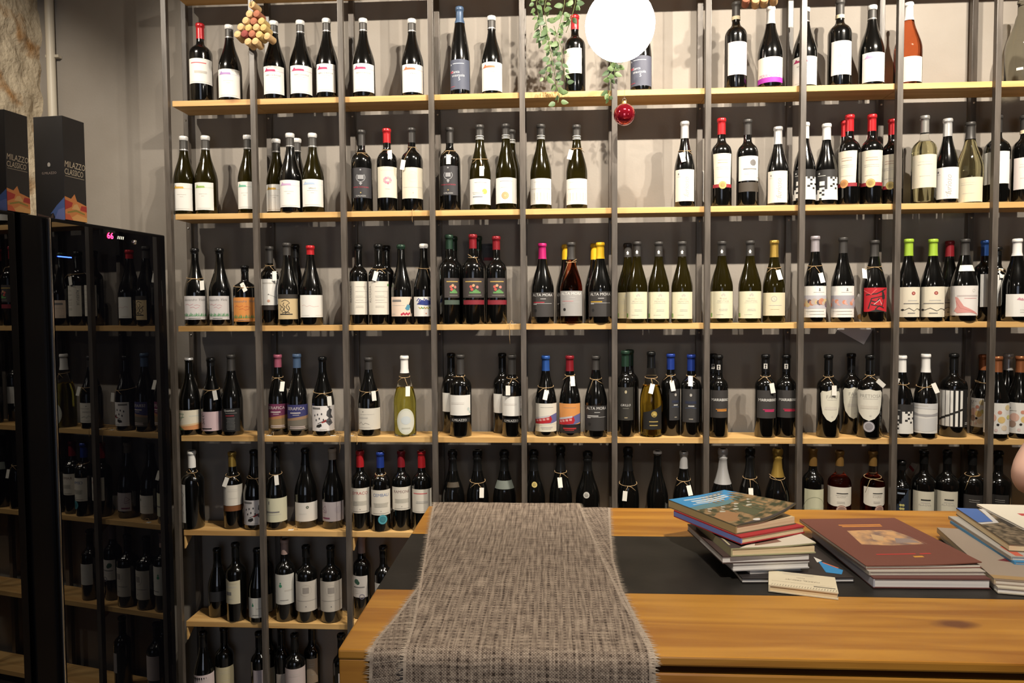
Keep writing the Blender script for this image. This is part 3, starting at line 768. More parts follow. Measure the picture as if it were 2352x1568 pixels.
def a_photo(p, a):
    p.poly([(0, .72), (.3, .64), (.7, .64), (1, .70), (1, .58), (.5, .55), (0, .60)], (.36, .35, .35)); p.poly([(.05, .52), (.5, .5), (.95, .54), (.92, .12), (.5, .04), (.1, .1)], (.60, .59, .58)); p.poly([(0, 1), (1, 1), (1, .8), (0, .84)], (.62, .61, .60)); p.greek(.1, .6, (.92,), FAINT, .03)
def a_piano(p, a):
    p.rect(0, 0, 1, 1, (.012, .011, .011))
    for k in range(6): p.rect(.02 + k * .135, .02 + .0 * k, .02 + k * .135 + (.115 if k < 3 else .075), .97, WHITE)
    for k in range(6): p.poly([(k * .135, .14 + k * .055), (.15 + k * .135, .18 + k * .055), (.15 + k * .135, .24 + k * .055), (k * .135, .20 + k * .055)], INK)
    p.greek(.86, .99, (.12, .08), (.4, .4, .4), .02)
def a_bub(p, a):
    p.disc(.22, .82, .025, GREY, n=8); p.greek(.1, .45, (.74,), FAINT, .014)
    for u, v, r, c in ((.36, .52, .14, (.66, .42, .34)), (.66, .46, .11, (.70, .50, .20)), (.30, .30, .11, (.36, .24, .18)), (.60, .70, .06, (.60, .26, .18)), (.86, .86, .09, (.68, .55, .30)), (.55, .30, .04, INK), (.75, .20, .09, (.70, .58, .44)), (.90, .55, .07, (.62, .58, .22)), (.14, .08, .05, (.68, .52, .5)), (.5, .12, .05, (.66, .52, .5))): p.disc(u, v, r, c, n=14)
def a_side(p, a): p.line([(.3, .8), (.7, .74), (.4, .6), (.6, .5), (.3, .42)], .012, GREY); p.line([(.5, .3), (.7, .24)], .01, GREY)
def a_name(p, a): p.text(a[0], .5, .80, .12, a[1], maxw=.86, shear=.05); p.greek(.18, .82, (.46, .40, .34), (.5, .47, .4), .05) ; p.disc(.5, .16, .018, GREY, n=6); p.greek(.15, .85, (.07,), GREY, .012)
def a_dot(p, a): p.disc(.52, .75, .075, a, n=12); p.disc(.52, .75, .04, (.4, .4, .35), n=8); p.greek(.2, .5, (.4,), FAINT, .012)
def a_arch(p, a): p.ring(.5, .12, .62, .02, (.32, .33, .22), sx=.72, a0=0, a1=180); p.greek(.28, .72, (.32, .24), (.52, .52, .34), .07)
def a_alag(p, a): p.greek(.38, .82, (.68,), INK, .05); p.greek(.36, .8, (.58,), FAINT, .03); p.text('ALAGNA', .56, .50, .075, FAINT, maxw=.6); p.greek(.4, .7, (.25, .18), FAINT, .03)
def a_clover(p, a): p.disc(.34, .62, .055, (.05, .26, .14), n=9); p.disc(.34, .71, .03, (.05, .26, .14), n=8); p.greek(.5, .9, (.46,), FAINT, .05); p.greek(.3, .7, (.14,), GREY, .02)
def a_tree(p, a): p.disc(.33, .74, .12, (.035, .09, .06), n=10); p.disc(.42, .68, .09, (.03, .08, .05), n=9); p.greek(.1, .85, (.48,), GREY, .05); p.greek(.1, .5, (.36, .28, .2), FAINT, .014); p.ring(.66, .04, .12, .03, (.2, .18, .24))
def a_gate(p, a): p.greek(.08, .85, (.84,), (.5, .44, .3), .03); p.greek(.1, .8, (.70,), FAINT, .03); p.rect(.1, .36, .48, .50, GREY); p.greek(.2, .6, (.2,), FAINT, .02)
def a_yellow(p, a): p.disc(.22, .85, .03, GREY, n=6); p.rect(.2, .74, .24, .86, GREY); p.greek(.08, .62, (.42,), GREY, .06); p.greek(.1, .7, (.32,), FAINT, .02)
def a_lilac(p, a): p.line([(.05, .62), (.2, .80), (.26, .50), (.05, .62)], .025, (.22, .08, .16)); p.line([(.06, .46), (.26, .44)], .02, (.22, .08, .16)); p.rect(.05, .12, .38, .20, (.22, .06, .12)); p.disc(.7, .6, .2, (.48, .42, .44), n=9)
def a_blueyel(p, a): p.greek(.15, .7, (.84,), (.25, .3, .38), .06); [p.disc(.4 + .16 * (k % 2), .2 + .12 * (k // 2), .045, (.55, .50, .18), n=7) for k in range(6)]

ORD = ['first', 'second', 'third', 'fourth', 'fifth', 'sixth', 'seventh', 'eighth', 'ninth', 'tenth', 'eleventh']
ROWN = ['top row', 'second row', 'third row', 'fourth row', 'fifth row', 'sixth row', 'lowest row']
BOTTLES = []
DEP = {'f': .063, 'm': .088, 'b': .139}
def bottle(K, row, kind, cx, w_, top, glz, cap, capb, lab, art, arg, paper, desc, d='f', extra=None, tagp=None, H=None):
    ox, oy, sc = K
    y = DEP[d] if isinstance(d, str) else d
    X = lambda v: ox + v / sc
    Y = lambda v: oy + v / sc
    zt = shelf_top(row)
    pm = on_y(X(cx), Y(top) + 90, y)
    R = (w_ / sc / 2) * depth_of(pm) / F_PX
    R = round(max(.031, min(R, .052)) * 2000) / 2000
    if H is None: H = on_y(X(cx), Y(top), y).z - zt
    H = round(H, 3)
    root = empty('wine_bottle', (pm.x, y, zt + .0008))
    face = math.atan2(CX - pm.x, y - CY)
    root['face'] = face
    prof = glass_parts(kind, R, H, glz, root)
    if cap:
        zb = on_y(X(cx), Y(capb), y).z - zt if capb is not None else H * .80
        capsule(cap, prof, min(max(zb, H * .55), H * .97), H, root, R)
    if lab:
        ll, lr, lt, lb = lab
        q = lambda v: math.asin(max(-.96, min(.96, (v - cx) / (w_ / 2))))
        t0, t1 = q(ll), q(lr)
        z1 = on_y(X(cx), Y(lt), y - R * .8).z - zt; z0 = on_y(X(cx), Y(lb), y - R * .8).z - zt
        z0 = max(z0, .004)
        W_, H_ = (t1 - t0) * R, z1 - z0
        p = Print(W_, H_)
        shape = (extra or {}).get('shape')
        if shape == 'oval': p.disc(.5, .5, .5, paper, sx=W_ / H_, n=28)
        elif shape == 'shield': p.poly([(.02, .88), (.10, .96), (.3, .95), (.5, 1), (.7, .95), (.9, .96), (.98, .88), (.94, .5), (.86, .25), (.68, .07), (.5, 0), (.32, .07), (.14, .25), (.06, .5)], paper)
        elif shape == 'trap': p.poly([(.0, 1), (1, 1), (.93, .0), (.07, 0)], paper)
        elif shape == 'round': p.poly([(0, 1), (1, 1), (1, .12), (.92, .05), (.7, 0), (.3, 0), (.08, .05), (0, .12)], paper)
        elif shape == 'slant': p.poly([(0, .72), (.35, .80), (.7, .92), (1, 1.05), (1, 0), (0, 0)], paper)
        elif shape == 'notch': p.poly([(0, 1), (.12, 1.04), (.35, .93), (1, .97), (1, 0), (0, 0)], paper)
        else: p.rect(0, 0, 1, 1, paper)
        if art: art(p, arg)
        p.wrapped('label', R, face + (t0 + t1) / 2, (z0 + z1) / 2, root, (lambda z: max(rad_at(prof, z), .012)) )
    for e in (extra or {}).get('more', ()):
        nm, ll, lr, lt, lb, c = e[:6]
        q = lambda v: math.asin(max(-.96, min(.96, (v - cx) / (w_ / 2))))
        zz1 = on_y(X(cx), Y(lt), y - R * .8).z - zt; zz0 = on_y(X(cx), Y(lb), y - R * .8).z - zt
        rr = rad_at(prof, (zz0 + zz1) / 2)
        k = rr / R
        qq = lambda v: math.asin(max(-.96, min(.96, (v - cx) / (w_ / 2 * k))))
        p = Print((qq(lr) - qq(ll)) * rr, zz1 - zz0)
        if nm in ('medal', 'seal', 'sticker'):
            p.disc(.5, .5, .5, c, rough=.4, metal=.3); p.ring(.5, .5, .42, .06, tuple(min(1, x * 1.5 + .05) for x in c)); p.disc(.5, .5, .2, tuple(x * .7 for x in c))
        else:
            p.rect(0, 0, 1, 1, c)
            if len(e) > 6: p.text(e[6], .5, .5, .5, e[7], maxw=.72)
        p.wrapped(nm, rr + .0008, face + (qq(ll) + qq(lr)) / 2, (zz0 + zz1) / 2, root, lambda z: rad_at(prof, z) + .0008)
    if tagp:
        hang_tag(root, prof, R, H, y, zt, X, Y, cx, tagp, face)
    root['desc'] = desc
    bay = int(max(0, min(9, (pm.x) // BAY)))
    BOTTLES.append((root, row, bay, pm.x, y, R))
    return root
def hang_tag(root, prof, R, H, y, zt, X, Y, cx, tagp, face):
    """tagp: (u, v) of the card centre, tilt in degrees, height share of the loop"""
    u, v, tilt = tagp[:3]
    loop = tagp[3] if len(tagp) > 3 else .74
    card = tagp[4] if len(tagp) > 4 else True
    pc = on_y(X(u), Y(v), y - R * .8)
    px, pz = pc.x - root.location.x, pc.z - zt
    zl = H * loop
    rl = rad_at(prof, zl) + .0016
    n = 20
    sag = .16
    pts = []
    for k in range(n):
        a = face + 2 * math.pi * k / n
        zz = zl - sag * rl * math.cos(a - face)
        r2 = rad_at(prof, zz) + .0016
        pts.append((r2 * math.sin(a), -r2 * math.cos(a), zz))
    tx = max(-.045, min(.045, px))
    def front(x, z):
        r2 = rad_at(prof, max(.02, z)) + .002
        return -math.sqrt(max(r2 * r2 - x * x, 0)) - .001 if abs(x) < r2 else -.002
    hw, hh = .0085, .0185
    ta = math.radians(tilt)
    ex = Vector((math.cos(ta), 0, math.sin(ta))); ez = Vector((-math.sin(ta), 0, math.cos(ta)))
    cz = pz
    topc = Vector((tx, 0, cz)) + ez * (hh * .85)
    v1, f1 = tube_data(pts, .0011, 5, True)
    knot = pts[0]
    mid = (Vector(knot) + Vector((topc.x, front(topc.x, topc.z) - .002, topc.z))) / 2
    mid.y = min(mid.y, front(mid.x, mid.z) - .001)
    v2, f2 = tube_data([knot, mid, (topc.x, front(topc.x, topc.z) - .0015, topc.z)], .0010, 5)
    side = 1 if tx < 0 else -1
    e1 = Vector(knot) + Vector((side * .012, -.006, -.002)); e2 = Vector(knot) + Vector((side * .028, -.005, -.016 if card else -.05))
    e2.y = min(e2.y, front(e2.x, e2.z) - .001)
    v3, f3 = tube_data([knot, e1, e2], .0009, 5)
    b2, b3 = len(v1), len(v1) + len(v2)
    V = [tuple(a) for a in v1 + v2 + v3]
    Fc = list(f1) + [tuple(i + b2 for i in f) for f in f2] + [tuple(i + b3 for i in f) for f in f3]
    mesh_obj('tag_string', V, Fc, M_TWINE, root, True)
    if card:
        vv = []
        for sx, sz in ((-1, -1), (1, -1), (1, 1), (-1, 1)):
            q = Vector((tx, 0, cz)) + ex * (sx * hw) + ez * (sz * hh)
            vv.append((q.x, q.z))
        yf = min(front(a, b) for a, b in vv) - .002
        ybt = min(front(vv[0][0], vv[0][1]), front(vv[1][0], vv[1][1])) - .002
        ytp = min(front(vv[2][0], vv[2][1]), front(vv[3][0], vv[3][1])) - .002
        ys = (ybt, ybt, max(ytp, ybt - .004) if ytp > ybt else ytp, max(ytp, ybt - .004) if ytp > ybt else ytp)
        V = [(a, yy, b) for (a, b), yy in zip(vv, ys)] + [(a, yy + .0006, b) for (a, b), yy in zip(vv, ys)]
        o = mesh_obj('price_tag', V, [(0, 1, 2, 3), (7, 6, 5, 4), (0, 4, 5, 1), (1, 5, 6, 2), (2, 6, 7, 3), (3, 7, 4, 0)], M_TAG, root)
# crops of the photograph the measurements below were read in: x, y origin and enlargement
A = (380, 0, 3.7935); B = (980, 0, 3.5636); C3 = (1600, 0, 3.1277); D = (380, 260, 3.7935); E = (980, 220, 3.5636); Fc = (1600, 230, 3.1277)
G = (390, 500, 3.7935); Hc = (980, 500, 3.5636); I = (1600, 510, 3.1277); J = (390, 780, 3.7935); K = (980, 770, 3.5636); Lc = (1600, 770, 3.1277)
Mc = (390, 1010, 3.7935); N = (980, 1010, 3.5636); O = (1600, 1010, 3.1277); P5 = (400, 1200, 4.2); Q6 = (380, 1380, 4.704)
CRIM, ORG, PUR, TEAL, GRN, SKY, YEL, LIL = (.42, .03, .12), (.62, .16, .07), (.40, .24, .52), (.16, .46, .32), (.30, .48, .12), (.42, .52, .68), (.66, .40, .08), (.55, .35, .55)
ND = "NERO D'AVOLA"
sk = 'tall burgundy bottle, %s skyline on white label'
# row 1 (top)
bottle(A, 0, 'bdx', 309, 190, 212, 'dark', 'red', 348, (215, 397, 512, 730), a_redtop, None, WHITE, 'red-capped bottle, white label headed in red')
bottle(A, 0, 'bur', 562, 196, 225, 'dark', 'grey+wb', 345, (465, 640, 605, 850), a_sky, (PUR, None), WHITE, sk % 'lilac')
bottle(A, 0, 'bur', 950, 196, 190, 'dark', 'grey+wb', 305, (860, 1025, 580, 822), a_sky, (CRIM, ND), WHITE, 'crimson-skyline white-labelled bottle half hidden by cork ornament')
bottle(A, 0, 'bur', 1180, 196, 185, 'dark', 'grey+wb', 300, (1093, 1270, 575, 818), a_sky, (CRIM, ND), WHITE, 'crimson-skyline white-labelled bottle between two of its kind')
bottle(A, 0, 'bur', 1408, 196, 170, 'dark', 'grey+wb', 290, (1320, 1475, 560, 805), a_sky, (CRIM, ND), WHITE, 'crimson-skyline white-labelled bottle against the steel upright')
bottle(A, 0, 'bur', 1726, 196, 168, 'dark', 'grey+wb', 285, (1637, 1812, 558, 802), a_sky, (CRIM, ND), WHITE, sk % 'crimson')
bottle(A, 0, 'bur', 2150, 196, 172, 'dark', 'grey+wb', 290, (2065, 2240, 565, 808), a_sky, (ORG, 'SYRAH'), WHITE, sk % 'orange')
bottle(B, 0, 'hock', 272, 165, 62, 'dark', 'slate', 200, (193, 348, 490, 735), a_santa, None, (.075, .085, .125), 'slender bottle with slate-blue cap and label')
bottle(B, 0, 'bur', 533, 172, 137, 'dark', 'grey+wb', 250, (453, 620, 512, 745), a_sky, (ORG, 'SYRAH'), WHITE, sk % 'orange')
bottle(B, 0, 'bdx', 1213, 172, 130, 'dark', 'red', 250, (1130, 1268, 398, 605), a_plain, None, (.78, .72, .62), 'red-capped bottle, plain white label, behind ivy')
bottle(B, 0, 'hock', 1755, 172, 45, 'dark', 'slate', 190, (1672, 1838, 460, 705), a_santa, None, (.085, .09, .125), 'slender bottle with grey-blue label beside the lamp')
bottle(C3, 0, 'bdx', 282, 155, 18, 'dark', 'grey+band', 150, (228, 358, 303, 540), a_dots, None, (.76, .64, .62), 'grey-capped bottle with pale pink label')
bottle(C3, 0, 'bur', 530, 172, 55, 'dark', 'white', 180, (447, 612, 412, 595), a_perri, None, (.76, .70, .60), 'white-capped bottle, cream label with purple foot')
bottle(C3, 0, 'bur', 778, 170, 62, 'dark', 'grey+wb', 170, (697, 858, 408, 612), a_sky, (CRIM, ND), WHITE, sk % 'crimson')
bottle(C3, 0, 'bdx', 1028, 160, 5, 'dark', 'grey+band', 140, (975, 1107, 297, 540), a_dots, None, (.80, .76, .72), 'grey-capped bottle, cream seal, blank white label')
bottle(C3, 0, 'bur', 1258, 172, 45, 'dark', 'grey+wb', 152, (1200, 1345, 380, 590), a_sky, (LIL, None), WHITE, sk % 'faint pink')
bottle(C3, 0, 'bur', 1520, 185, 25, 'rose', 'white', 155, (1470, 1612, 410, 590), a_plain, None, CREAM, 'white-capped clear bottle of orange rosé')
bottle(C3, 0, 'bur', 2335, 268, 5, 'smoke', None, None, None, None, None, None, 'oversized smoky glass magnum without label', .078, {'more': (('label', 2300, 2352, 486, 505, (.55, .55, .5)),)})
# row 2
s2 = 'olive bottle, white-tipped cap, %s skyline label'
bottle(D, 1, 'bur', 168, 188, 205, 'olive', 'grey+wb', 335, (78, 228, 612, 850), a_sky, (YEL, None), WHITE, s2 % 'orange')
bottle(D, 1, 'bur', 352, 190, 200, 'olive', 'grey+wb', 328, (257, 407, 605, 845), a_sky, (GRN, None), WHITE, s2 % 'green')
bottle(D, 1, 'bur', 722, 180, 195, 'olive', 'grey+wb', 322, (632, 765, 598, 835), a_sky, (TEAL, None), WHITE, s2 % 'teal')
bottle(D, 1, 'bur', 972, 178, 228, 'olive', 'grey+wb', 350, (885, 1030, 622, 855), a_sky, (YEL, None), WHITE, s2 % 'amber', .108)
bottle(D, 1, 'bur', 1092, 188, 178, 'dark', 'grey+wb', 302, (1000, 1165, 585, 820), a_sky, (LIL, None), WHITE, 'dark bottle, white-tipped cap, mauve skyline label', .056)
bottle(D, 1, 'bur', 1150, 160, 222, 'dark', 'grey+wb', 345, None, None, None, None, 'dark bottle peeping out behind mauve skyline bottle', .142)
bottle(D, 1, 'bur', 1285, 190, 178, 'olive', 'grey+wb', 305, (1195, 1367, 577, 815), a_sky, (SKY, 'GRILLO'), WHITE, s2 % 'sky-blue')
mc = ((.42, .03, .06), 'MARIA COSTANZA')
bottle(D, 1, 'bdx', 1710, 185, 148, 'dark', 'char', 290, (1620, 1790, 478, 740), a_crest, mc, (.030, .028, .032), 'charcoal-labelled bottle with grey wreath crest', 'f', None, (1800, 400, 50, .72, False))
bottle(D, 1, 'bdx', 1932, 180, 138, 'dark', 'red', 265, (1850, 2015, 468, 738), a_flower, None, CREAM, 'red-capped bottle, cream label with pink flower', 'f', None, (1955, 362, 10, .745))
bottle(D, 1, 'bdx', 2148, 188, 130, 'dark', 'char', 262, (2063, 2240, 475, 745), a_fcrest, None, CREAM, 'charcoal-capped bottle, cream label, long tied tag', 'f', None, (2072, 455, -12, .77))
bottle(E, 1, 'bdx', 190, 175, 262, 'dark', 'char', 395, (110, 252, 575, 815), a_crest, mc, (.030, .028, .032), 'charcoal-labelled wreath-crest bottle with white tag', 'f', None, (182, 525, 0, .72))
bottle(E, 1, 'bur', 436, 176, 240, 'olive', 'char+str', 365, (353, 522, 680, 890), a_sun, None, WHITE, 'olive bottle, white label with yellow sun', 'f', None, (453, 622, 0, .60))
bottle(E, 1, 'bur', 650, 175, 232, 'olive', 'char+str', 358, (565, 735, 672, 882), a_coin, None, WHITE, 'olive bottle, white label with bronze coin', .058)
bottle(E, 1, 'bur', 695, 155, 278, 'olive', 'char+str', 395, None, None, None, None, 'olive bottle hidden behind bronze-coin bottle', .14)
bottle(E, 1, 'bur', 935, 175, 235, 'olive', 'char+str', 362, (850, 1018, 678, 890), a_grid, None, WHITE, 'olive bottle, tan dotted white label, untied')
bottle(E, 1, 'bur', 1228, 172, 240, 'olive', 'char+str', 365, (1145, 1312, 680, 890), a_grid, None, WHITE, 'olive bottle, tan dotted label, long twine', 'f', None, (1175, 480, -15, .72))
bottle(E, 1, 'bur', 2112, 168, 213, 'dark', 'silver', 355, (2040, 2187, 605, 865), a_script, None, (.76, .68, .58), 'silver-capped bottle, cream label, upright script', 'f', None, (2093, 505, 12, .66))
bottle(Fc, 1, 'bdx', 178, 146, 133, 'dark', 'red', 252, (123, 245, 385, 630), a_medal, None, CREAM, 'red-capped bottle, tapering cream label, gold medal', 'f', {'shape': 'trap', 'more': (('medal', 159, 215, 585, 641, (.50, .36, .12)),)})
bottle(Fc, 1, 'bdx', 365, 150, 140, 'dark', 'char', 255, (307, 437, 403, 580), a_moon, None, (.76, .72, .64), 'charcoal-capped bottle, white label with dark disc', 'f', {'more': (('lower_band', 307, 437, 592, 660, (.05, .038, .026)),)})
bottle(Fc, 1, 'bur', 583, 152, 195, 'dark', 'silver', 322, (518, 648, 510, 738), a_script, None, (.76, .68, .58), 'silver-capped bottle, cream label, upright script')
bottle(Fc, 1, 'bur', 782, 150, 165, 'dark', 'white', 283, (697, 860, 500, 718), a_check, None, WHITE, 'white-capped bottle, chequered label, behind steel upright')
bottle(Fc, 1, 'bur', 925, 150, 172, 'dark', 'white', 290, (860, 1000, 500, 718), a_check, None, WHITE, 'white-capped bottle with black and white chequered label')
bottle(Fc, 1, 'bdx', 1065, 140, 150, 'dark', 'red', 268, None, None, None, None, 'red-capped bottle tucked behind gold-medal bottles', .14)
md = 'red-capped bottle, cream label, red-and-gold medal'
bottle(Fc, 1, 'bdx', 1097, 150, 108, 'dark', 'red', 230, (1027, 1148, 365, 622), a_medal, None, CREAM, 'red-capped bottle, cream label, orange-tinted medal', .058, {'shape': 'trap', 'more': (('medal', 1037, 1099, 570, 632, (.52, .24, .08)),)})
bottle(Fc, 1, 'bdx', 1257, 150, 105, 'dark', 'red', 228, (1190, 1327, 362, 618), a_medal, None, CREAM, 'red-capped bottle, cream label, gold medal, tallest', .06, {'shape': 'trap', 'more': (('medal', 1222, 1286, 566, 630, (.52, .36, .12)),)})
bottle(Fc, 1, 'bdx', 1404, 148, 140, 'dark', 'red', 255, (1335, 1465, 390, 640), a_medal, None, CREAM, 'red-capped bottle, gold medal, tight against steel upright', .078, {'shape': 'trap', 'more': (('medal', 1365, 1425, 585, 645, (.52, .40, .14)),)})
bottle(Fc, 1, 'bdx', 1637, 162, 115, 'pale', 'pewter', 240, (1565, 1718, 392, 630), a_plain, None, CREAM, 'pewter-capped clear bottle of pale yellow wine')
bottle(Fc, 1, 'bur', 1797, 152, 135, 'dark', 'silver', 265, (1725, 1872, 483, 710), a_script, None, WHITE, 'silver-capped bottle, white label, upright script')
bottle(Fc, 1, 'bur', 1965, 176, 160, 'pale', 'char', 285, (1883, 2045, 555, 733), a_plain, None, (.72, .64, .46), 'dark-capped clear bottle of pale wine, tan label', .075)
bottle(Fc, 1, 'bdx', 2155, 165, 112, 'dark', 'char', 240, (2075, 2230, 370, 602), a_blank, None, WHITE, 'bottle with blank white label behind steel upright')
bottle(Fc, 1, 'bdx', 2355, 158, 110, 'dark', 'char+band', 245, (2295, 2425, 412, 640), a_plain, None, (.78, .68, .64), 'dark-capped bottle, white neck seal, pinkish label')
# row 3
bottle(G, 2, 'bur', 222, 187, 268, 'dark', 'black', 320, (133, 310, 683, 888), a_grass, (.55, .22, .25), (.56, .53, .52), 'dark bottle, pale lilac grassy label, tagged', 'f', None, (272, 590, 8, .62))
bottle(G, 2, 'bur', 438, 187, 268, 'dark', 'black', 320, (350, 507, 683, 888), a_grass, (.55, .22, .25), (.56, .53, .52), 'dark bottle, pale lilac grassy label, untagged')
bottle(G, 2, 'bdx', 660, 200, 420, 'dark', 'black', 470, (562, 755, 695, 905), a_grass, (.60, .12, .05), (.66, .26, .06), 'short bottle with orange label and tag', 'f', None, (650, 607, 30, .66))
bottle(G, 2, 'bdx', 872, 160, 250, 'dark', 'char', 400, (800, 945, 535, 763), a_arrow, None, WHITE, 'charcoal-capped bottle, white label with red disc', .075, {'more': (('lower_band', 800, 940, 766, 805, (.03, .022, .018)),)}, (912, 508, 4, .76))
bottle(G, 2, 'bur', 1025, 182, 220, 'dark', 'char', 330, (945, 1118, 705, 885), a_figure, None, (.58, .44, .24), 'bottle with tan label and black line figure', .056, {'more': (('upper_band', 945, 1118, 668, 704, (.03, .025, .02)),)})
bottle(G, 2, 'bur', 1100, 160, 235, 'dark', 'black', 350, (1045, 1145, 690, 870), a_blank, None, (.06, .05, .04), 'black-capped bottle behind tan-labelled bottle', .14)
bottle(G, 2, 'bur', 1230, 196, 243, 'dark', 'red', 325, (1140, 1330, 675, 868), a_redscr, None, WHITE, 'red-waxed bottle, broad white label, red script')
bottle(G, 2, 'bdx', 1645, 162, 235, 'dark', 'black', 290, (1563, 1727, 555, 845), a_ruv, False, PAPER, 'uncapped bottle, tall cream label, sideways lettering')
bottle(G, 2, 'bdx', 1820, 175, 233, 'dark', 'black', 290, (1732, 1912, 555, 845), a_ruv, True, PAPER, 'uncapped bottle, tall cream label, tag on twine', .060, None, (1797, 510, -14, .70))
bottle(G, 2, 'bdx', 1890, 150, 245, 'dark', 'black', 300, None, None, None, None, 'black bottle behind the tall cream labels', .142)
bottle(G, 2, 'bur', 2018, 180, 235, 'dark', 'green', 275, (1928, 2108, 690, 860), a_rooster, None, (.74, .58, .46), 'green-waxed bottle, pink label with black bird', .060)
bottle(G, 2, 'bur', 2215, 182, 228, 'dark', 'white', 268, (2128, 2300, 690, 860), a_peacock, None, WHITE, 'white-waxed bottle, white label with blue bird', .060, None, (2130, 470, 0, .70, False))
du = 'stout bottle, dark fruit-picture label, %s'
db = (.045, .036, .034)
bottle(Hc, 2, 'bdx', 185, 168, 142, 'dark', 'green', 260, (145, 268, 495, 655), a_duca, None, db, du % 'green cap and band', .057, {'more': (('lower_band', 145, 268, 675, 712, (.06, .085, .065)),)})
bottle(Hc, 2, 'bdx', 222, 150, 155, 'dark', 'green', 270, None, None, None, None, 'green-capped bottle behind green-banded fruit bottle', .142)
bottle(Hc, 2, 'bdx', 380, 185, 137, 'dark', 'dred', 255, (300, 470, 495, 655), a_duca, None, db, du % 'red cap with twine', .060, {'more': (('lower_band', 302, 468, 675, 712, (.20, .012, .022)),)}, (330, 330, 0, .745, False))
bottle(Hc, 2, 'bdx', 422, 150, 155, 'dark', 'green', 270, None, None, None, None, 'green-capped bottle behind red-capped fruit bottle', .142)
bottle(Hc, 2, 'bdx', 572, 168, 153, 'dark', 'dred', 265, (500, 655, 495, 655), a_duca, None, db, du % 'untied red cap', .062, {'more': (('lower_band', 500, 655, 675, 712, (.20, .012, .022)),)})
LW = (.66, .65, .63)
bottle(Hc, 2, 'bur', 947, 186, 210, 'dark', 'magenta', 340, (860, 1035, 612, 812), a_alta, ((.40, .03, .05), LW), CHAR, 'magenta-capped bottle with charcoal label')
bottle(Hc, 2, 'bur', 1183, 182, 203, 'rose', 'char', 345, (1097, 1273, 600, 805), a_alta, ((.5, .28, .28), WHITE), (.34, .33, .32), 'clear rosé bottle with grey label and twine', .056, None, (1230, 370, 0, .76, False))
bottle(Hc, 2, 'bur', 1140, 165, 222, 'dark', 'yellow', 345, (1065, 1150, 612, 810), a_alta, (None, LW), CHAR, 'yellow-capped bottle behind the rosé bottle', .142)
bottle(Hc, 2, 'bur', 1422, 190, 203, 'dark', 'yellow', 338, (1310, 1515, 605, 810), a_alta, ((.58, .34, .02), LW), CHAR, 'yellow-capped bottle with charcoal label', .056)
bottle(Hc, 2, 'bur', 1375, 160, 215, 'dark', 'yellow', 345, None, None, None, None, 'yellow-capped bottle behind its yellow-capped twin', .14)
fm = 'olive bottle, charcoal cap, plain cream crest label'
CF = (.70, .66, .48)
bottle(Hc, 2, 'bur', 1645, 165, 212, 'olive', 'char+emb', 325, (1565, 1700, 612, 825), a_feudo, None, (.58, .52, .34), 'olive bottle, half-hidden cream label, set behind', .14)
for cx_, tp, l0, l1, ds in ((1726, 197, 1643, 1807, 'olive bottle, cream crest label, overlapping one behind'), (1893, 197, 1807, 1978, 'olive bottle, cream crest label, middle of its bay'), (2090, 195, 1998, 2180, 'olive bottle, cream crest label, set slightly apart')):
    bottle(Hc, 2, 'bur', cx_, 172, tp, 'olive', 'char+emb', 320, (l0, l1, 608, 828), a_feudo, None, CF, ds, .062 if cx_ != 1726 else .06)
for cx_, tp, l0, l1, ds in ((180, 138, 103, 257, 'olive bottle, cream crest label, against the upright'), (383, 135, 300, 462, 'olive bottle, cream crest label, beside gold-capped bottle')):
    bottle(I, 2, 'bur', cx_, 158, tp, 'olive', 'char+emb', 245, (l0, l1, 498, 692), a_feudo, None, CF, ds)
bottle(I, 2, 'bur', 556, 155, 133, 'olive', 'gold', 255, (483, 632, 508, 673), a_csun, None, (.68, .60, .42), 'gold-capped olive bottle with tag on twine', 'f', None, (592, 380, 12, .67))
bottle(I, 2, 'bur', 850, 155, 102, 'dark', 'lilac', 215, (777, 925, 460, 685), a_pic, ((.50, .48, .52), (.55, .24, .14), (.52, .42, .36), (.60, .46, .24), (.14, .10, .12)), WHITE, 'silver-capped bottle, white label with painted frieze', 'f', None, (893, 402, 12, .66))
bottle(I, 2, 'bur', 1050, 156, 110, 'dark', 'char', 225, (975, 1128, 460, 685), a_pic, ((.40, .38, .42), (.60, .24, .14), (.62, .38, .34), (.40, .36, .40)), WHITE, 'charcoal-capped bottle, white label with coral frieze')
bottle(I, 2, 'bur', 1275, 165, 132, 'dark', 'char', 250, (1213, 1358, 472, 645), a_redart, None, (.45, .01, .02), 'charcoal-capped bottle with abstract red label', 'f', None, (1225, 368, -8, .68))
bottle(I, 2, 'bur', 1520, 152, 123, 'dark', 'lime', 245, (1463, 1597, 468, 683), a_lime, None, CREAM, 'lime-capped bottle, cream label, against the steel upright', 'f')
bottle(I, 2, 'bur', 1695, 160, 123, 'dark', 'lime', 245, (1615, 1775, 465, 683), a_lime, None, CREAM, 'lime-capped bottle, cream label, beside red-capped neighbour', .058)
bottle(I, 2, 'bur', 1830, 150, 135, 'dark', 'dred', 248, (1770, 1895, 465, 675), a_lime, None, CREAM, 'red-capped bottle between lime and splash labels', .132)
bottle(I, 2, 'bur', 1922, 176, 122, 'dark', 'char', 240, (1828, 2013, 458, 672), a_splash, None, (.76, .72, .68), 'charcoal-capped bottle, white label with red splash', .056, {'more': (('neck_label', 1890, 1985, 308, 352, WHITE),)})
bottle(I, 2, 'bdx', 2072, 150, 133, 'dark', 'blue', 245, (2045, 2140, 375, 610), a_blank, None, WHITE, 'blue-capped bottle with narrow white label', .09)
bottle(I, 2, 'bdx', 2158, 140, 180, 'dark', 'black', 240, (2080, 2185, 380, 605), a_blank, None, WHITE, 'white-labelled bottle behind upright, tag hanging', .143, None, (2188, 368, -4, .70))
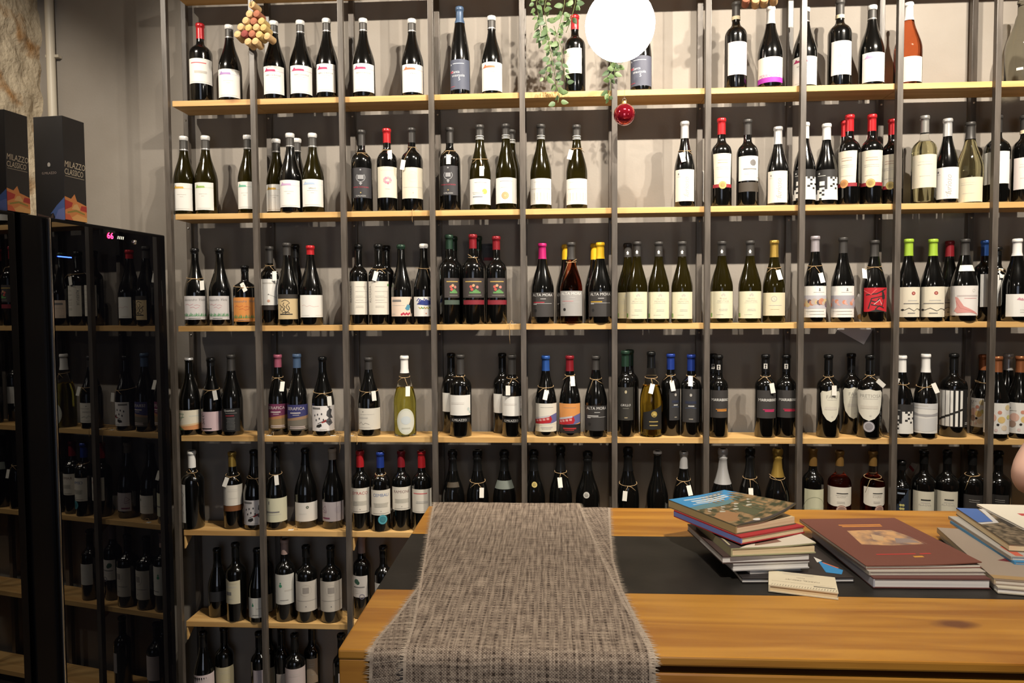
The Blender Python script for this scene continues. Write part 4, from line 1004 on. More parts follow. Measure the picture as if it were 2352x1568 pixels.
bottle(I, 2, 'bur', 2296, 182, 122, 'dark', 'white', 245, (2236, 2380, 518, 680), a_pink, None, WHITE, 'white-capped bottle, white label with pink petals')
# row 4
bottle(J, 3, 'bur', 172, 186, 158, 'dark', 'silver', 178, (80, 268, 615, 785), a_tri, None, (.72, .66, .52), 'dark bottle, cream label with green triangle', .066)
bottle(J, 3, 'bur', 365, 176, 160, 'dark', 'black', 230, (275, 452, 628, 795), a_glyph, INK, (.62, .46, .48), 'dark bottle, pink label with glyphs, tag', .066, None, (396, 485, 12, .60))
bottle(J, 3, 'bur', 538, 185, 128, 'dark', 'char', 270, (452, 600, 600, 800), a_quant, None, (.008, .008, .008), 'charcoal-capped bottle, black label in white lettering', .062)
bottle(J, 3, 'bur', 945, 172, 130, 'dark', 'mauve', 240, (860, 1022, 560, 778), a_sera, ((.14, .025, .07), (.34, .15, .06), (.22, .15, .07)), (.14, .03, .07), 'mauve-capped bottle, plum sunset label, tag', .078, None, (975, 410, 0, .72))
bottle(J, 3, 'bur', 1112, 176, 125, 'dark', 'slate', 245, (1024, 1197, 567, 790), a_sera, ((.035, .035, .13), (.28, .17, .10), (.15, .13, .10)), (.04, .04, .14), 'blue-capped bottle with navy sunset label', .062)
bottle(J, 3, 'bur', 1335, 190, 150, 'dark', 'black', 195, (1243, 1432, 577, 795), a_dance, None, (.76, .72, .70), 'uncapped bottle, white label with inky figures', .066, None, (1392, 535, 5, .56))
bottle(J, 3, 'bur', 1735, 195, 153, 'dark', 'char', 260, (1637, 1832, 598, 783), a_sign, None, (.66, .62, .54), 'charcoal-capped bottle, low cream signed label, tag', .064, None, (1780, 490, 8, .58))
bottle(J, 3, 'bur', 2048, 196, 140, 'lemon', 'white', 290, (1980, 2125, 600, 825), a_oval, None, (.66, .66, .58), 'clear bottle of lemon-yellow wine, oval label', .060, {'shape': 'oval'}, (2075, 450, 2, .74))
mz = (.62, .60, .57)
bottle(K, 3, 'bdx', 200, 150, 145, 'dark', 'black', 270, (127, 270, 472, 625), a_blank, None, WHITE, 'black-capped white-labelled bottle set behind another', .138)
bottle(K, 3, 'bdx', 278, 180, 158, 'dark', 'char', 320, (187, 355, 490, 655), a_corner, None, WHITE, 'charcoal-capped bottle, white label, twine only', .058, {'more': (('lower_band', 190, 350, 675, 710, (.012, .012, .012), 'G.MILAZZO', mz),)}, (200, 380, 0, .74, False))
bottle(K, 3, 'bdx', 620, 150, 147, 'dark', 'black', 270, (540, 690, 480, 635), a_blank, None, WHITE, 'black-capped white-labelled bottle behind tagged one', .138)
bottle(K, 3, 'bdx', 700, 168, 160, 'dark', 'char', 320, (618, 780, 500, 660), a_corner, None, WHITE, 'charcoal-capped bottle, white label, hanging tag', .058, {'more': (('lower_band', 620, 770, 682, 715, (.012, .012, .012), 'G.MILAZZO', mz),)}, (667, 450, 0, .72))
bottle(K, 3, 'bur', 975, 178, 168, 'dark', 'blue', 290, (893, 1060, 558, 788), a_train, ((.70, .66, .58), (.70, .66, .54), FAINT), CREAM, 'blue-capped bottle, red train on cream label', .068, None, (975, 487, -12, .62))
bottle(K, 3, 'bur', 1172, 176, 167, 'dark', 'dred', 292, (1088, 1252, 558, 800), a_train, ((.66, .28, .08), (.012, .01, .01), (.4, .03, .03)), (.66, .28, .08), 'red-capped bottle, red train on orange label', .068, None, (1195, 377, 4, .76))
bottle(K, 3, 'bur', 1385, 186, 168, 'dark', 'char', 282, (1300, 1475, 575, 780), a_alta, ((.5, .49, .48), LW), (.030, .027, .026), 'charcoal-capped bottle with charcoal label and twine', .058, None, (1450, 440, 0, .72, False))
bottle(K, 3, 'bdx', 1625, 150, 125, 'dark', 'green', 255, (1568, 1688, 425, 695), a_grillo, None, (.034, .031, .026), 'green-capped bottle, tall dark label, white name', .058)
bottle(K, 3, 'bdx', 1662, 148, 118, 'dark', 'green', 250, None, None, None, None, 'green-capped bottle behind tall dark label', .139)
bottle(K, 3, 'bur', 1840, 182, 135, 'amber', 'black', 268, (1778, 1922, 580, 770), a_goldc, None, (.010, .009, .008), 'clear amber bottle, slanting black and gold label', .066, {'shape': 'slant'}, (1843, 437, -16, .70))
bottle(K, 3, 'bdx', 1995, 158, 150, 'dark', 'cobalt', 280, (1985, 2068, 440, 695), a_noir, None, (.030, .029, .030), 'blue-capped bottle, turned dark label, tag', .090, None, (2008, 415, 10, .74))
bottle(K, 3, 'bdx', 2163, 162, 157, 'dark', 'cobalt', 290, (2097, 2228, 440, 712), a_noir, None, (.034, .032, .032), 'blue-capped bottle, facing dark label, tag', .068, None, (2158, 375, -6, .745))
bottle(Lc, 3, 'bdx', 157, 134, 143, 'dark', 'black+lion', 270, (103, 224, 395, 592), a_mara, (.55, .22, .04), CHAR, 'black bottle, dark label with orange line', .058)
bottle(Lc, 3, 'bdx', 118, 126, 133, 'dark', 'black+lion', 262, None, None, None, None, 'black bottle behind the orange-lined dark label', .138)
bottle(Lc, 3, 'bdx', 500, 146, 137, 'dark', 'black+lion', 262, (445, 570, 395, 595), a_mara, (.50, .03, .12), CHAR, 'black bottle, dark label with pink line, tag', .062, None, (545, 378, 10, .74))
bottle(Lc, 3, 'bdx', 636, 145, 140, 'dark', 'black+lion', 264, (578, 708, 395, 592), a_mara, (.44, .02, .06), CHAR, 'black bottle, dark label with red lines', .064)
SH = {'shape': 'shield'}
bottle(Lc, 3, 'bdx', 945, 155, 140, 'dark', 'black', 255, (893, 1035, 392, 622), a_faru, 'FARU', (.68, .65, .54), 'black bottle, white shield label, tag across it', .062, SH, (980, 395, 0, .74))
bottle(Lc, 3, 'bdx', 1112, 150, 130, 'dark', 'black', 248, (1060, 1190, 372, 600), a_faru, 'FARU', (.68, .65, .54), 'black bottle, white shield label, set behind', .132, SH)
bottle(Lc, 3, 'bdx', 1238, 165, 140, 'dark', 'black', 255, (1158, 1316, 385, 614), a_faru, 'PRETIOSA', (.70, .67, .58), 'black bottle, shield label above silver seal', .062, {'shape': 'shield', 'more': (('seal', 1198, 1276, 616, 694, (.34, .32, .34)),)}, (1318, 345, 50, .76))
bottle(Lc, 3, 'bur', 1480, 152, 145, 'dark', 'white', 265, (1412, 1553, 497, 706), a_check, None, WHITE, 'white-capped bottle with chequered label and tag', .062, None, (1455, 345, -20, .66))
bottle(Lc, 3, 'bur', 1634, 162, 135, 'dark', 'white', 265, (1558, 1716, 490, 703), a_photo, None, (.72, .70, .66), 'white-capped bottle, pale grey picture label, tag', .060, None, (1706, 380, 20, .62))
bottle(Lc, 3, 'bdx', 1845, 176, 132, 'dark', 'black', 250, (1760, 1930, 390, 660), a_piano, None, INK, 'black bottle with white piano-key label', .085)
bub = 'copper-capped bottle, white label with pastel bubbles'
bottle(Lc, 3, 'bur', 2068, 150, 140, 'dark', 'copper', 252, (1992, 2080, 458, 665), a_bub, None, (.74, .72, .68), bub + ', twine', .125, None, (2040, 360, 0, .66, False))
bottle(Lc, 3, 'bur', 2150, 158, 150, 'dark', 'copper', 262, (2072, 2228, 485, 705), a_bub, None, (.74, .72, .68), 'copper-capped bottle, bubble label cut by steel upright', .064)
bottle(Lc, 3, 'bur', 2238, 150, 135, 'dark', 'silver', 250, None, None, None, None, 'silver-capped bottle behind the bubble labels', .140)
bottle(Lc, 3, 'bur', 2312, 160, 150, 'dark', 'copper', 265, (2232, 2390, 485, 705), a_bub, None, (.74, .72, .68), 'copper-capped bottle, whole bubble label in clear view', .062)
# row 5
bottle(Mc, 4, 'bdx', 198, 190, 95, 'dark', 'white', 240, (102, 140, 390, 720), a_side, None, WHITE, 'white-capped bottle with its label turned aside', .062, None, (150, 300, 0, .73, False))
bottle(Mc, 4, 'bdx', 550, 160, 105, 'dark', 'gold', 230, (470, 628, 395, 572), a_plain, None, PAPER, 'gold-capped bottle, white label, copper band, tag', .070, {'more': (('lower_band', 470, 628, 574, 620, (.20, .07, .02)),)}, (495, 365, -18, .70))
bottle(Mc, 4, 'bur', 738, 186, 90, 'dark', 'black', 230, (645, 830, 525, 740), a_dance, None, (.72, .68, .66), 'black-capped bottle with inky-figure label, twine', .068, None, (680, 350, 0, .66, False))
bottle(Mc, 4, 'bur', 925, 182, 65, 'dark', 'black', 235, (838, 1013, 508, 715), a_yellow, None, (.60, .58, .42), 'black-capped bottle, pale yellow label, tag', .068, None, (930, 352, 10, .68))
bottle(Mc, 4, 'bur', 1185, 194, 75, 'dark', 'black', 215, (1095, 1282, 545, 708), a_dot, (.05, .07, .04), (.70, .66, .60), 'black-capped bottle, low white label, green dot', .096)
bottle(Mc, 4, 'bur', 1420, 184, 75, 'dark', 'tan', 170, (1330, 1507, 540, 708), a_lilac, None, (.52, .46, .47), 'cork-topped bottle with lilac label', .088)
bottle(Mc, 4, 'bdx', 1662, 166, 95, 'dark', 'red', 235, (1580, 1737, 420, 637), a_name, ('SYRACO', (.42, .05, .06)), PAPER, 'red-capped bottle, cream label with red name', .066)
bottle(Mc, 4, 'bdx', 1838, 166, 105, 'dark', 'cobalt', 240, (1757, 1922, 437, 655), a_name, ('CEMBALI', (.10, .16, .34)), PAPER, 'blue-capped bottle, blue name and turquoise seal', .056, {'more': (('seal', 1808, 1892, 650, 734, (.07, .30, .36)),)}, (1860, 360, 0, .72, False))
bottle(Mc, 4, 'bdx', 2020, 164, 95, 'dark', 'dred', 235, (1938, 2102, 410, 610), a_name, ('RAMIONE', (.20, .10, .10)), PAPER, 'wine-red-capped bottle, cream label, dark name', .070)
bottle(Mc, 4, 'bdx', 2196, 172, 95, 'dark', 'red', 240, (2110, 2285, 430, 635), a_redtop, None, PAPER, 'bright-red-capped bottle, cream label, faded-red name', .062)
ch = 'black sparkling wine bottle, %s'
for cx_, tp, w_, ex, tg, ds in ((215, 85, 190, {'more': (('neck_label', 170, 262, 352, 392, (.05, .036, .02)),)}, None, 'dull gold neck label'), (418, 85, 182, None, (452, 430, 0, .62), 'tag on orange twine'),
        (637, 85, 192, {'more': (('neck_label', 566, 708, 340, 405, (.15, .17, .15)),)}, None, 'grey-green neck band'), (877, 85, 188, {'more': (('sticker', 860, 904, 346, 392, (.46, .36, .12)),)}, None, 'small gold emblem'),
        (1097, 48, 188, None, (1092, 350, 6, .70), 'tall, white tag'), (1318, 95, 200, {'more': (('sticker', 1282, 1334, 424, 476, (.36, .35, .32)),)}, None, 'round silver sticker'), (1648, 62, 182, None, (1620, 455, -6, .58), 'tag on loose twine')):
    bottle(N, 4, 'champ', cx_, w_, tp, 'dark', 'black+wire', 250, None, None, None, None, ch % ds, .068, ex, tg, )
bottle(N, 4, 'bur', 1888, 176, 92, 'dark', 'white', 108, None, None, None, None, 'dark bottle with white crown cap', .066)
bottle(N, 4, 'bur', 2103, 176, 95, 'dark', 'silver', 232, (2020, 2190, 545, 720), a_plain, None, WHITE, 'silver-capped dark bottle with hanging tag', .066, None, (2150, 412, 12, .66))
bottle(O, 4, 'champ', 187, 165, 65, 'dark', 'silver+wire', 310, None, None, None, None, 'sparkling wine bottle in silver foil', .066)
bottle(O, 4, 'champ', 382, 162, 58, 'dark', 'black+wire', 262, None, None, None, None, ch % 'twine and tag by books', .066, None, (386, 380, 0, .66))
bottle(O, 4, 'champ', 580, 172, 62, 'dark', 'gold+wire', 262, None, None, None, None, 'sparkling wine bottle in gold foil', .066, None, (540, 290, 0, .66, False))
bottle(O, 4, 'bdx', 834, 148, 60, 'dark', 'dgold', 185, (780, 906, 355, 560), a_arch, None, (.58, .57, .40), 'bronze-capped bottle, greenish label with arch', .066)
bottle(O, 4, 'bdx', 1025, 160, 78, 'tawny', 'dgold', 185, (950, 1104, 340, 478), a_alag, None, PAPER, 'bronze-capped tawny bottle, cream label, round seal', .066, {'shape': 'round', 'more': (('seal', 1003, 1077, 466, 540, (.42, .26, .20)),)})
bottle(O, 4, 'bdx', 1263, 162, 80, 'tawny', 'dgold', 185, (1208, 1342, 340, 476), a_alag, None, PAPER, 'bronze-capped tawny bottle, cream label, twine', .066, {'shape': 'round', 'more': (('seal', 1268, 1338, 466, 536, (.42, .26, .20)),)}, (1340, 330, 0, .70, False))
bottle(O, 4, 'bdx', 1470, 128, 150, 'dark', 'black', 215, (1432, 1520, 350, 560), a_blueyel, None, (.02, .03, .05), 'small black bottle, navy label, yellow spots', .075)
for cx_, ds in ((1628, 'black bottle, faint-lettered cream label, beside navy-labelled one'), (1797, 'black bottle, faint-lettered cream label, beside all-black one')):
    bottle(O, 4, 'bdx', cx_, 158, 75, 'dark', 'black', 170, (cx_ - 64, cx_ + 66, 370, 560), a_alag, None, (.64, .60, .48), ds, .066)
bottle(O, 4, 'bdx', 1978, 176, 75, 'dark', 'black', 180, (1930, 2050, 395, 560), a_plain, None, (.025, .022, .02), 'all-black bottle with black label and shoulder twine', .066, None, (2050, 290, 0, .72, False))
bottle(O, 4, 'bdx', 2165, 168, 80, 'dark', 'black', 180, (2120, 2230, 395, 560), a_plain, None, (.025, .022, .02), 'all-black bottle by the upright, black label', .066)
# row 6
bottle(P5, 5, 'bur', 425, 182, 330, 'dark', 'black', 420, (345, 500, 665, 760), a_blank, None, (.03, .03, .032), 'black bottle with grey-black label', .092, None, None, .27)
bottle(P5, 5, 'bdx', 598, 190, 180, 'dark', 'black', 330, (497, 632, 550, 780), a_gate, None, (.58, .53, .38), 'black bottle, notched cream label turned aside', .056, {'shape': 'notch'}, None, .305)
bottle(P5, 5, 'bur', 812, 180, 330, 'dark', 'black', 420, (722, 870, 725, 915), a_clover, None, (.68, .66, .60), 'dark bottle, low white label, green clover', .052, None, None, .285)
bottle(P5, 5, 'bdx', 880, 140, 200, 'dark', 'black', 330, (850, 937, 695, 890), a_blank, None, (.58, .52, .36), 'dark bottle behind steel upright, yellowed label', .132, None, None, .29)
bottle(P5, 5, 'bdx', 1072, 186, 160, 'dark', 'rosewood', 300, (980, 1150, 500, 785), a_clover, None, (.62, .60, .54), 'rosewood-capped bottle, white label, green clover', .066)
bottle(P5, 5, 'bdx', 1278, 206, 225, 'dark', 'black', 330, (1173, 1370, 565, 855), a_gcrest, None, (.56, .51, .44), 'black bottle, grey square crest, beside rosewood-capped bottle', .066, None, None, .295)
bottle(P5, 5, 'bdx', 1514, 206, 225, 'dark', 'black', 330, (1412, 1612, 565, 855), a_gcrest, None, (.56, .51, .44), 'black bottle, grey square crest, beside the steel upright', .066, None, None, .295)
bottle(P5, 5, 'bdx', 1812, 172, 150, 'dark', 'rosewood', 290, (1713, 1862, 512, 718), a_tree, None, (.58, .54, .50), 'rosewood-capped bottle, label with dark green tree', .100, None, None, .325)
bottle(P5, 5, 'bdx', 2022, 172, 215, 'dark', 'black', 330, (1938, 2100, 585, 800), a_plain, None, (.58, .56, .52), 'dark bottle, white label, by the counter end', .072, None, None, .295)
# lowest row, mostly below the picture
for cx_, w_, l, d_, c, ds, kd in ((418, 212, (315, 527, 800, 1000), .060, (.60, .50, .50), 'dark bottle, pinkish label with small motif', 'bur'), (640, 190, (548, 728, 715, 930), .100, (.50, .44, .28), 'dark bottle with tan label', 'bdx'),
        (1020, 180, (955, 1060, 745, 950), .066, (.56, .48, .50), 'dark bottle behind upright, pinkish label edge', 'bdx'), (1120, 170, (1060, 1178, 720, 930), .142, (.44, .40, .30), 'dark bottle behind upright, buff label edge', 'bdx'),
        (1262, 130, (1215, 1303, 785, 950), .10, (.50, .44, .38), 'dark bottle with narrow buff label', 'bdx'), (1403, 214, (1296, 1507, 730, 1000), .056, (.56, .47, .45), 'round-shouldered dark bottle, pale pink label', 'bdx'),
        (1590, 178, (1530, 1642, 620, 880), .138, (.40, .31, .22), 'dark bottle at the back, tan label', 'bdx'), (1905, 190, (1868, 1990, 775, 1000), .062, (.56, .50, .48), 'dark bottle by the counter foot, pale label', 'bdx')):
    bottle(Q6, 6, kd, cx_, w_, 330, 'dark', 'black', None, l, a_plain, None, c, ds, d_, None, None, .30)
# settle: no two bottles, and no bottle and upright, may share space
def settle():
    P = [[x, y, R + .0012] for _, _, _, x, y, R in BOTTLES]
    for it in range(60):
        for i, a in enumerate(P):
            for j in range(i + 1, len(P)):
                if BOTTLES[i][1] != BOTTLES[j][1]: continue
                b = P[j]; dx, dy = b[0] - a[0], b[1] - a[1]; d = math.hypot(dx, dy); o = a[2] + b[2] - d
                if o > 0:
                    if abs(dy) < .02: dy = math.copysign(.02, dy if dy else 1); d = math.hypot(dx, dy)
                    ux, uy = dx / d, dy / d
                    a[0] -= ux * o * .25; b[0] += ux * o * .25; a[1] -= uy * o * .5; b[1] += uy * o * .5
            u = round(a[0] / BAY) * BAY
            for y0, y1 in ((0, TUBE), (SH_Y1, SH_Y1 + TUBE)):
                qx = max(u - TUBE / 2, min(u + TUBE / 2, a[0])); qy = max(y0, min(y1, a[1])); d = math.hypot(a[0] - qx, a[1] - qy); o = a[2] - d
                if o > 0 and d > 1e-6:
                    a[0] += (a[0] - qx) / d * o * .6; a[1] += (a[1] - qy) / d * o
            a[1] = max(a[2] + .012, min(WALL_Y - a[2] - .001, a[1]))
    for (root, *_), p_ in zip(BOTTLES, P): root.location.x, root.location.y = p_[0], p_[1]
settle()
# labels: each bottle's look and the row and bay it stands in; true look-alikes share one
seen = {}
for root, row, bay, x, y, R in BOTTLES:
    lb = '%s, %s, %s bay from cooler' % (root['desc'], ROWN[row], ORD[bay])
    seen.setdefault(lb, []).append(root)
for lb, rs in seen.items():
    for o in rs:
        tag(o, lb, 'wine bottle', 'wine bottles on the rack'); del o['desc']; del o['face']
    if len(rs) > 1:
        for o in rs: o['group'] = 'look-alike bottles: ' + lb.split(',')[0]
# ------------------------------------------------------------------ small loose things on the rack
def loose_tag(px, py, row, label, drop=0.0, rz=0.3, yy=None, sg=1):
    zt = shelf_top(row)
    yv = yy if yy is not None else SH_Y0 + .012
    p0 = on_y(px, py, yv)
    t = tag(empty('loose_price_tag', (p0.x, yv, zt), rz), label, 'price tag')
    bm = bmesh.new(); add_box(bm, -.010, .010, -.006, .008, .0006, .0014); bm_obj('card', bm, M_TAG, t)
    pts = [(.004, .004, .002), (.012, .010, .012), (.020, .004, .014), (.026, -.004, .003)]
    if drop: pts += [(.028, -.014, .004), (.030, -.0195, -.003), (.029, -.0205, -.03), (.031, -.0205, -drop * .6), (.027, -.0205, -drop)]
    pts = [(x * sg, y_, z_) for x, y_, z_ in pts]
    tube('twine', pts, .001, M_TWINE, t, 5)
    return t
loose_tag(765, 1000, 3, 'white tag whose twine dangles off the fourth-row shelf', .062, .1)
loose_tag(668, 1214, 4, 'white tag lying beside low white label, fifth row', 0, .2)
loose_tag(617, 1002, 3, 'white tag lying before the plum sunset bottle', 0, -.3)
loose_tag(1180, 742, 2, 'twine and tag hanging off the third-row shelf', .075, .0, None, -.5)
loose_tag(958, 487, 1, 'tag with twine dangling from the second-row shelf', .045, .0, None, -.5)
loose_tag(806, 1000, 3, 'white tag lying near the low cream signed label', .03, .0)
def leaflet(name, corners, y, mat, label, t=.0012, art=None):
    pts = [on_y(px, py, y) for px, py in corners]
    v = [tuple(q) for q in pts] + [(q.x, q.y + t, q.z) for q in pts]
    o = mesh_obj(name, v, [(0, 1, 2, 3), (7, 6, 5, 4), (0, 4, 5, 1), (1, 5, 6, 2), (2, 6, 7, 3), (3, 7, 4, 0)], mat)
    tag(o, label, 'leaflet')
    if art:
        ex = (pts[1] - pts[0]); ey = (pts[3] - pts[0])
        p = Print(ex.length, ey.length); art(p)
        p.laid('print', (pts[0] + pts[2]) / 2, ex.normalized(), ey.normalized(), o)
    return o
def art_leaf(p): p.disc(.52, .60, .09, (.40, .10, .07)); p.disc(.44, .54, .07, (.55, .32, .12)); p.disc(.58, .70, .06, (.12, .08, .10))
o = leaflet('leaflet', [(1923, 757), (1984, 791), (2033, 708), (1972, 674)], SH_Y1 + .022, col((.80, .76, .74), .6), 'white leaflet wedged behind the third-row shelf, corner hanging below', art=art_leaf)
def art_card(p): p.rect(0, 0, 1, .18, (.22, .01, .02)); p.greek(.2, .8, (.82,), (.08, .08, .08), .06); p.greek(.3, .7, (.38, .28), (.16, .1, .06), .02)
leaflet('shelf_card', [(1109, 598), (1136, 598), (1139, 560), (1106, 560)], WALL_Y - .008, col((.014, .013, .013), .5), 'black card with red foot behind the red-capped bottles', art=art_card)
o = leaflet('leaflet', [(2078, 1084), (2092, 1100), (2108, 1066), (2094, 1062)], WALL_Y - .012, col((.42, .38, .33), .6), 'pale leaflet with red strip among fifth-row black bottles', art=lambda p: p.rect(.2, .4, .9, .62, (.28, .03, .03)))
leaflet('leaflet', [(2126, 1095), (2143, 1110), (2158, 1096), (2132, 1066)], WALL_Y - .012, col((.30, .28, .26), .6), 'grey leaflet showing between the fifth-row black bottles')
leaflet('leaflet', [(1611, 458), (1618, 466), (1618, 392), (1608, 392)], SH_Y1 + .021, col((.70, .68, .64), .6), 'white leaflet standing behind a second-row upright')

# ------------------------------------------------------------------ table runner
RUN = None
def weave():
    m_, n, l, b = principled('woven_runner')
    tc = n.new('ShaderNodeTexCoord'); sp = n.new('ShaderNodeSeparateXYZ'); l.new(tc.outputs['UV'], sp.inputs[0])
    def sn(out, per, ph=0.0):
        a = n.new('ShaderNodeMath'); a.operation = 'MULTIPLY_ADD'; a.inputs[1].default_value = 2 * math.pi / per; a.inputs[2].default_value = ph
        l.new(out, a.inputs[0]); s_ = n.new('ShaderNodeMath'); s_.operation = 'SINE'; l.new(a.outputs[0], s_.inputs[0]); return s_.outputs[0]
    def mth(op, a, b_):
        q = n.new('ShaderNodeMath'); q.operation = op
        for i, v in enumerate((a, b_)):
            if isinstance(v, (int, float)): q.inputs[i].default_value = v
            else: l.new(v, q.inputs[i])
        return q.outputs[0]
    u, v = sp.outputs[0], sp.outputs[1]
    mpn = n.new('ShaderNodeMapping'); mpn.inputs['Scale'].default_value = (260, 18, 1); l.new(tc.outputs['UV'], mpn.inputs['Vector'])
    nz = n.new('ShaderNodeTexNoise'); nz.inputs['Scale'].default_value = 1.0; nz.inputs['Detail'].default_value = 3; l.new(mpn.outputs[0], nz.inputs['Vector'])
    mp2 = n.new('ShaderNodeMapping'); mp2.inputs['Scale'].default_value = (24, 240, 1); l.new(tc.outputs['UV'], mp2.inputs['Vector'])
    n2 = n.new('ShaderNodeTexNoise'); n2.inputs['Scale'].default_value = 1.0; n2.inputs['Detail'].default_value = 3; l.new(mp2.outputs[0], n2.inputs['Vector'])
    fine = mth('MULTIPLY', sn(u, .0046), sn(v, .0042))
    dots = mth('MULTIPLY', mth('GREATER_THAN', sn(u, .0128), .5), mth('GREATER_THAN', sn(v, .0098), .1))
    f = mth('ADD', mth('MULTIPLY', fine, .20), .62)
    f = mth('SUBTRACT', f, mth('MULTIPLY', dots, .26))
    f = mth('ADD', f, mth('MULTIPLY', mth('SUBTRACT', nz.outputs['Fac'], .5), 1.15))
    f = mth('ADD', f, mth('MULTIPLY', mth('SUBTRACT', n2.outputs['Fac'], .5), .9))
    rp = n.new('ShaderNodeValToRGB'); e = rp.color_ramp.elements
    e[0].position = .12; e[0].color = (.030, .020, .015, 1); e[1].position = .92; e[1].color = (.33, .265, .205, 1)
    q = e.new(.5); q.color = (.155, .118, .092, 1)
    l.new(f, rp.inputs['Fac']); l.new(rp.outputs[0], b.inputs['Base Color'])
    b.inputs['Roughness'].default_value = .9; b.inputs['Specular IOR Level'].default_value = .2
    bp = n.new('ShaderNodeBump'); bp.inputs['Strength'].default_value = .55; bp.inputs['Distance'].default_value = .0015
    l.new(f, bp.inputs['Height']); l.new(bp.outputs[0], b.inputs['Normal'])
    return m_
M_WEAVE = weave()
M_FRINGE = col((.38, .31, .24), .9)
M_SELV = noise_mat('runner_selvedge', (.20, .155, .12), (.36, .29, .225), 1.0, .9, stretch=(40, 500, 40))
def runner(Lpx, Rpx, lift, label, hangL, hangR, hang=.42):
    z = CT_Z + lift
    Lp = [on_z(px, py, z) for px, py in Lpx]; Rp = [on_z(px, py, z) for px, py in Rpx]
    yb_, yn = CT_YB + .0, CT_YN - lift
    def at_y(P, y):
        for a, b in zip(P, P[1:]):
            if (a.y - y) * (b.y - y) <= 0: t = (y - a.y) / (b.y - a.y); return a.x + (b.x - a.x) * t
        a, b = (P[0], P[1]) if abs(P[0].y - y) < abs(P[-1].y - y) else (P[-2], P[-1])
        t = (y - a.y) / (b.y - a.y); return a.x + (b.x - a.x) * max(-.5, min(1.5, t))
    rows = []
    nA, nB, nC = 34, 8, 26
    for j in range(nA + 1):
        y = yb_ - .012 + (yn + .010 - (yb_ - .012)) * j / nA
        rows.append((y, z, at_y(Lp, y), at_y(Rp, y)))
    x0, x1 = rows[-1][2], rows[-1][3]
    for j in range(1, nB + 1):
        a = math.pi / 2 * j / nB
        rows.append((yn + .010 - (.010 + lift) * math.sin(a) - .003, z - (.010 + lift) * (1 - math.cos(a)), x0, x1))
    for j in range(1, nC + 1):
        t = j / nC
        rows.append((yn - lift - .003 - .004 * math.sin(t * 2), z - .010 - lift - hang * t, x0 + hangL * t, x1 + hangR * t))
    nU = 46
    V, UV, Fs = [], [], []
    s_ = 0.0
    for j, (y, zz, a, b) in enumerate(rows):
        if j: s_ += math.hypot(y - rows[j - 1][0], zz - rows[j - 1][1])
        hangf = max(0.0, (j - nA - nB) / nC)
        for i in range(nU + 1):
            u = min(1, max(0, (i - 1) / (nU - 2) if 0 < i < nU else (0 if i == 0 else 1)))
            u = .012 + u * .976 if 0 < i < nU else u
            x = a + (b - a) * u
            wob = .0010 * math.sin(u * 19 + s_ * 6 + lift * 900) * math.sin(s_ * 11 + u * 5)
            V.append((x, y - hangf * .006 * (1 + math.sin(u * 13 + lift * 400)) - (abs(wob) if hangf else 0), zz + (abs(wob) if not hangf else 0)))
            uu = a + (b - a) * u - CT_X0; UV.append((uu, s_) if lift > .006 else (s_ * .99 + uu * .14 + 3.1, uu * .99 - s_ * .14 + 1.7))
    for j in range(len(rows) - 1):
        for i in range(nU):
            k = j * (nU + 1) + i
            Fs.append((k, k + nU + 1, k + nU + 2, k + 1))
    root = tag(empty('table_runner', (CT_X0 + .2, CT_YN + .3, CT_Z)), label, 'table runner')
    V = [(x - root.location.x, y - root.location.y, z_ - root.location.z) for x, y, z_ in V]
    o = mesh_obj('cloth', V, Fs, None, root, True, [M_WEAVE, M_SELV], [1 if (k % nU) in (0, nU - 1) else 0 for k in range(len(Fs))])
    uvl = o.data.uv_layers.new(name='UVMap')
    for lp in o.data.loops: uvl.data[lp.index].uv = UV[lp.vertex_index]
    # frayed side threads
    fv, ff = [], []
    for side in (0, nU):
        prev = None
        for j in range(len(rows) - 1):
            p0 = Vector(V[j * (nU + 1) + side]); p1 = Vector(V[(j + 1) * (nU + 1) + side])
            n_ = max(2, int((p1 - p0).length / .0035))
            for q in range(n_):
                p = p0.lerp(p1, (q + random.random() * .8) / n_)
                d = (p1 - p0).normalized()
                sx = -1 if side == 0 else 1
                tip = p + Vector((sx * random.uniform(.006, .011), 0, random.uniform(-.001, .0006))) + d * random.uniform(-.002, .004)
                b0 = len(fv); wd = d * .0010
                fv += [p - wd - Vector((sx * .002, 0, 0)), p + wd - Vector((sx * .002, 0, 0)), tip]; ff.append((b0, b0 + 1, b0 + 2))
    fr = mesh_obj('fringe', fv, ff, M_FRINGE, root); fr['kind'] = 'stuff'
    return root
runner([(1012, 1161), (1000, 1240), (985, 1310), (955, 1352), (905, 1420), (862, 1470), (850, 1492)], [(1401, 1163), (1404, 1230), (1409, 1285), (1430, 1355), (1468, 1430), (1495, 1475), (1502, 1497)], .0030,
       'lower grey-brown woven runner, flaring out from beneath another cloth', -.012, .010)
runner([(995, 1160), (986, 1205), (973, 1290), (961, 1360), (948, 1430), (930, 1490)], [(1333, 1161), (1366, 1240), (1399, 1310), (1432, 1380), (1468, 1440), (1494, 1492)], .0130,
       'upper grey-brown woven runner lying over a second cloth', -.010, .006)

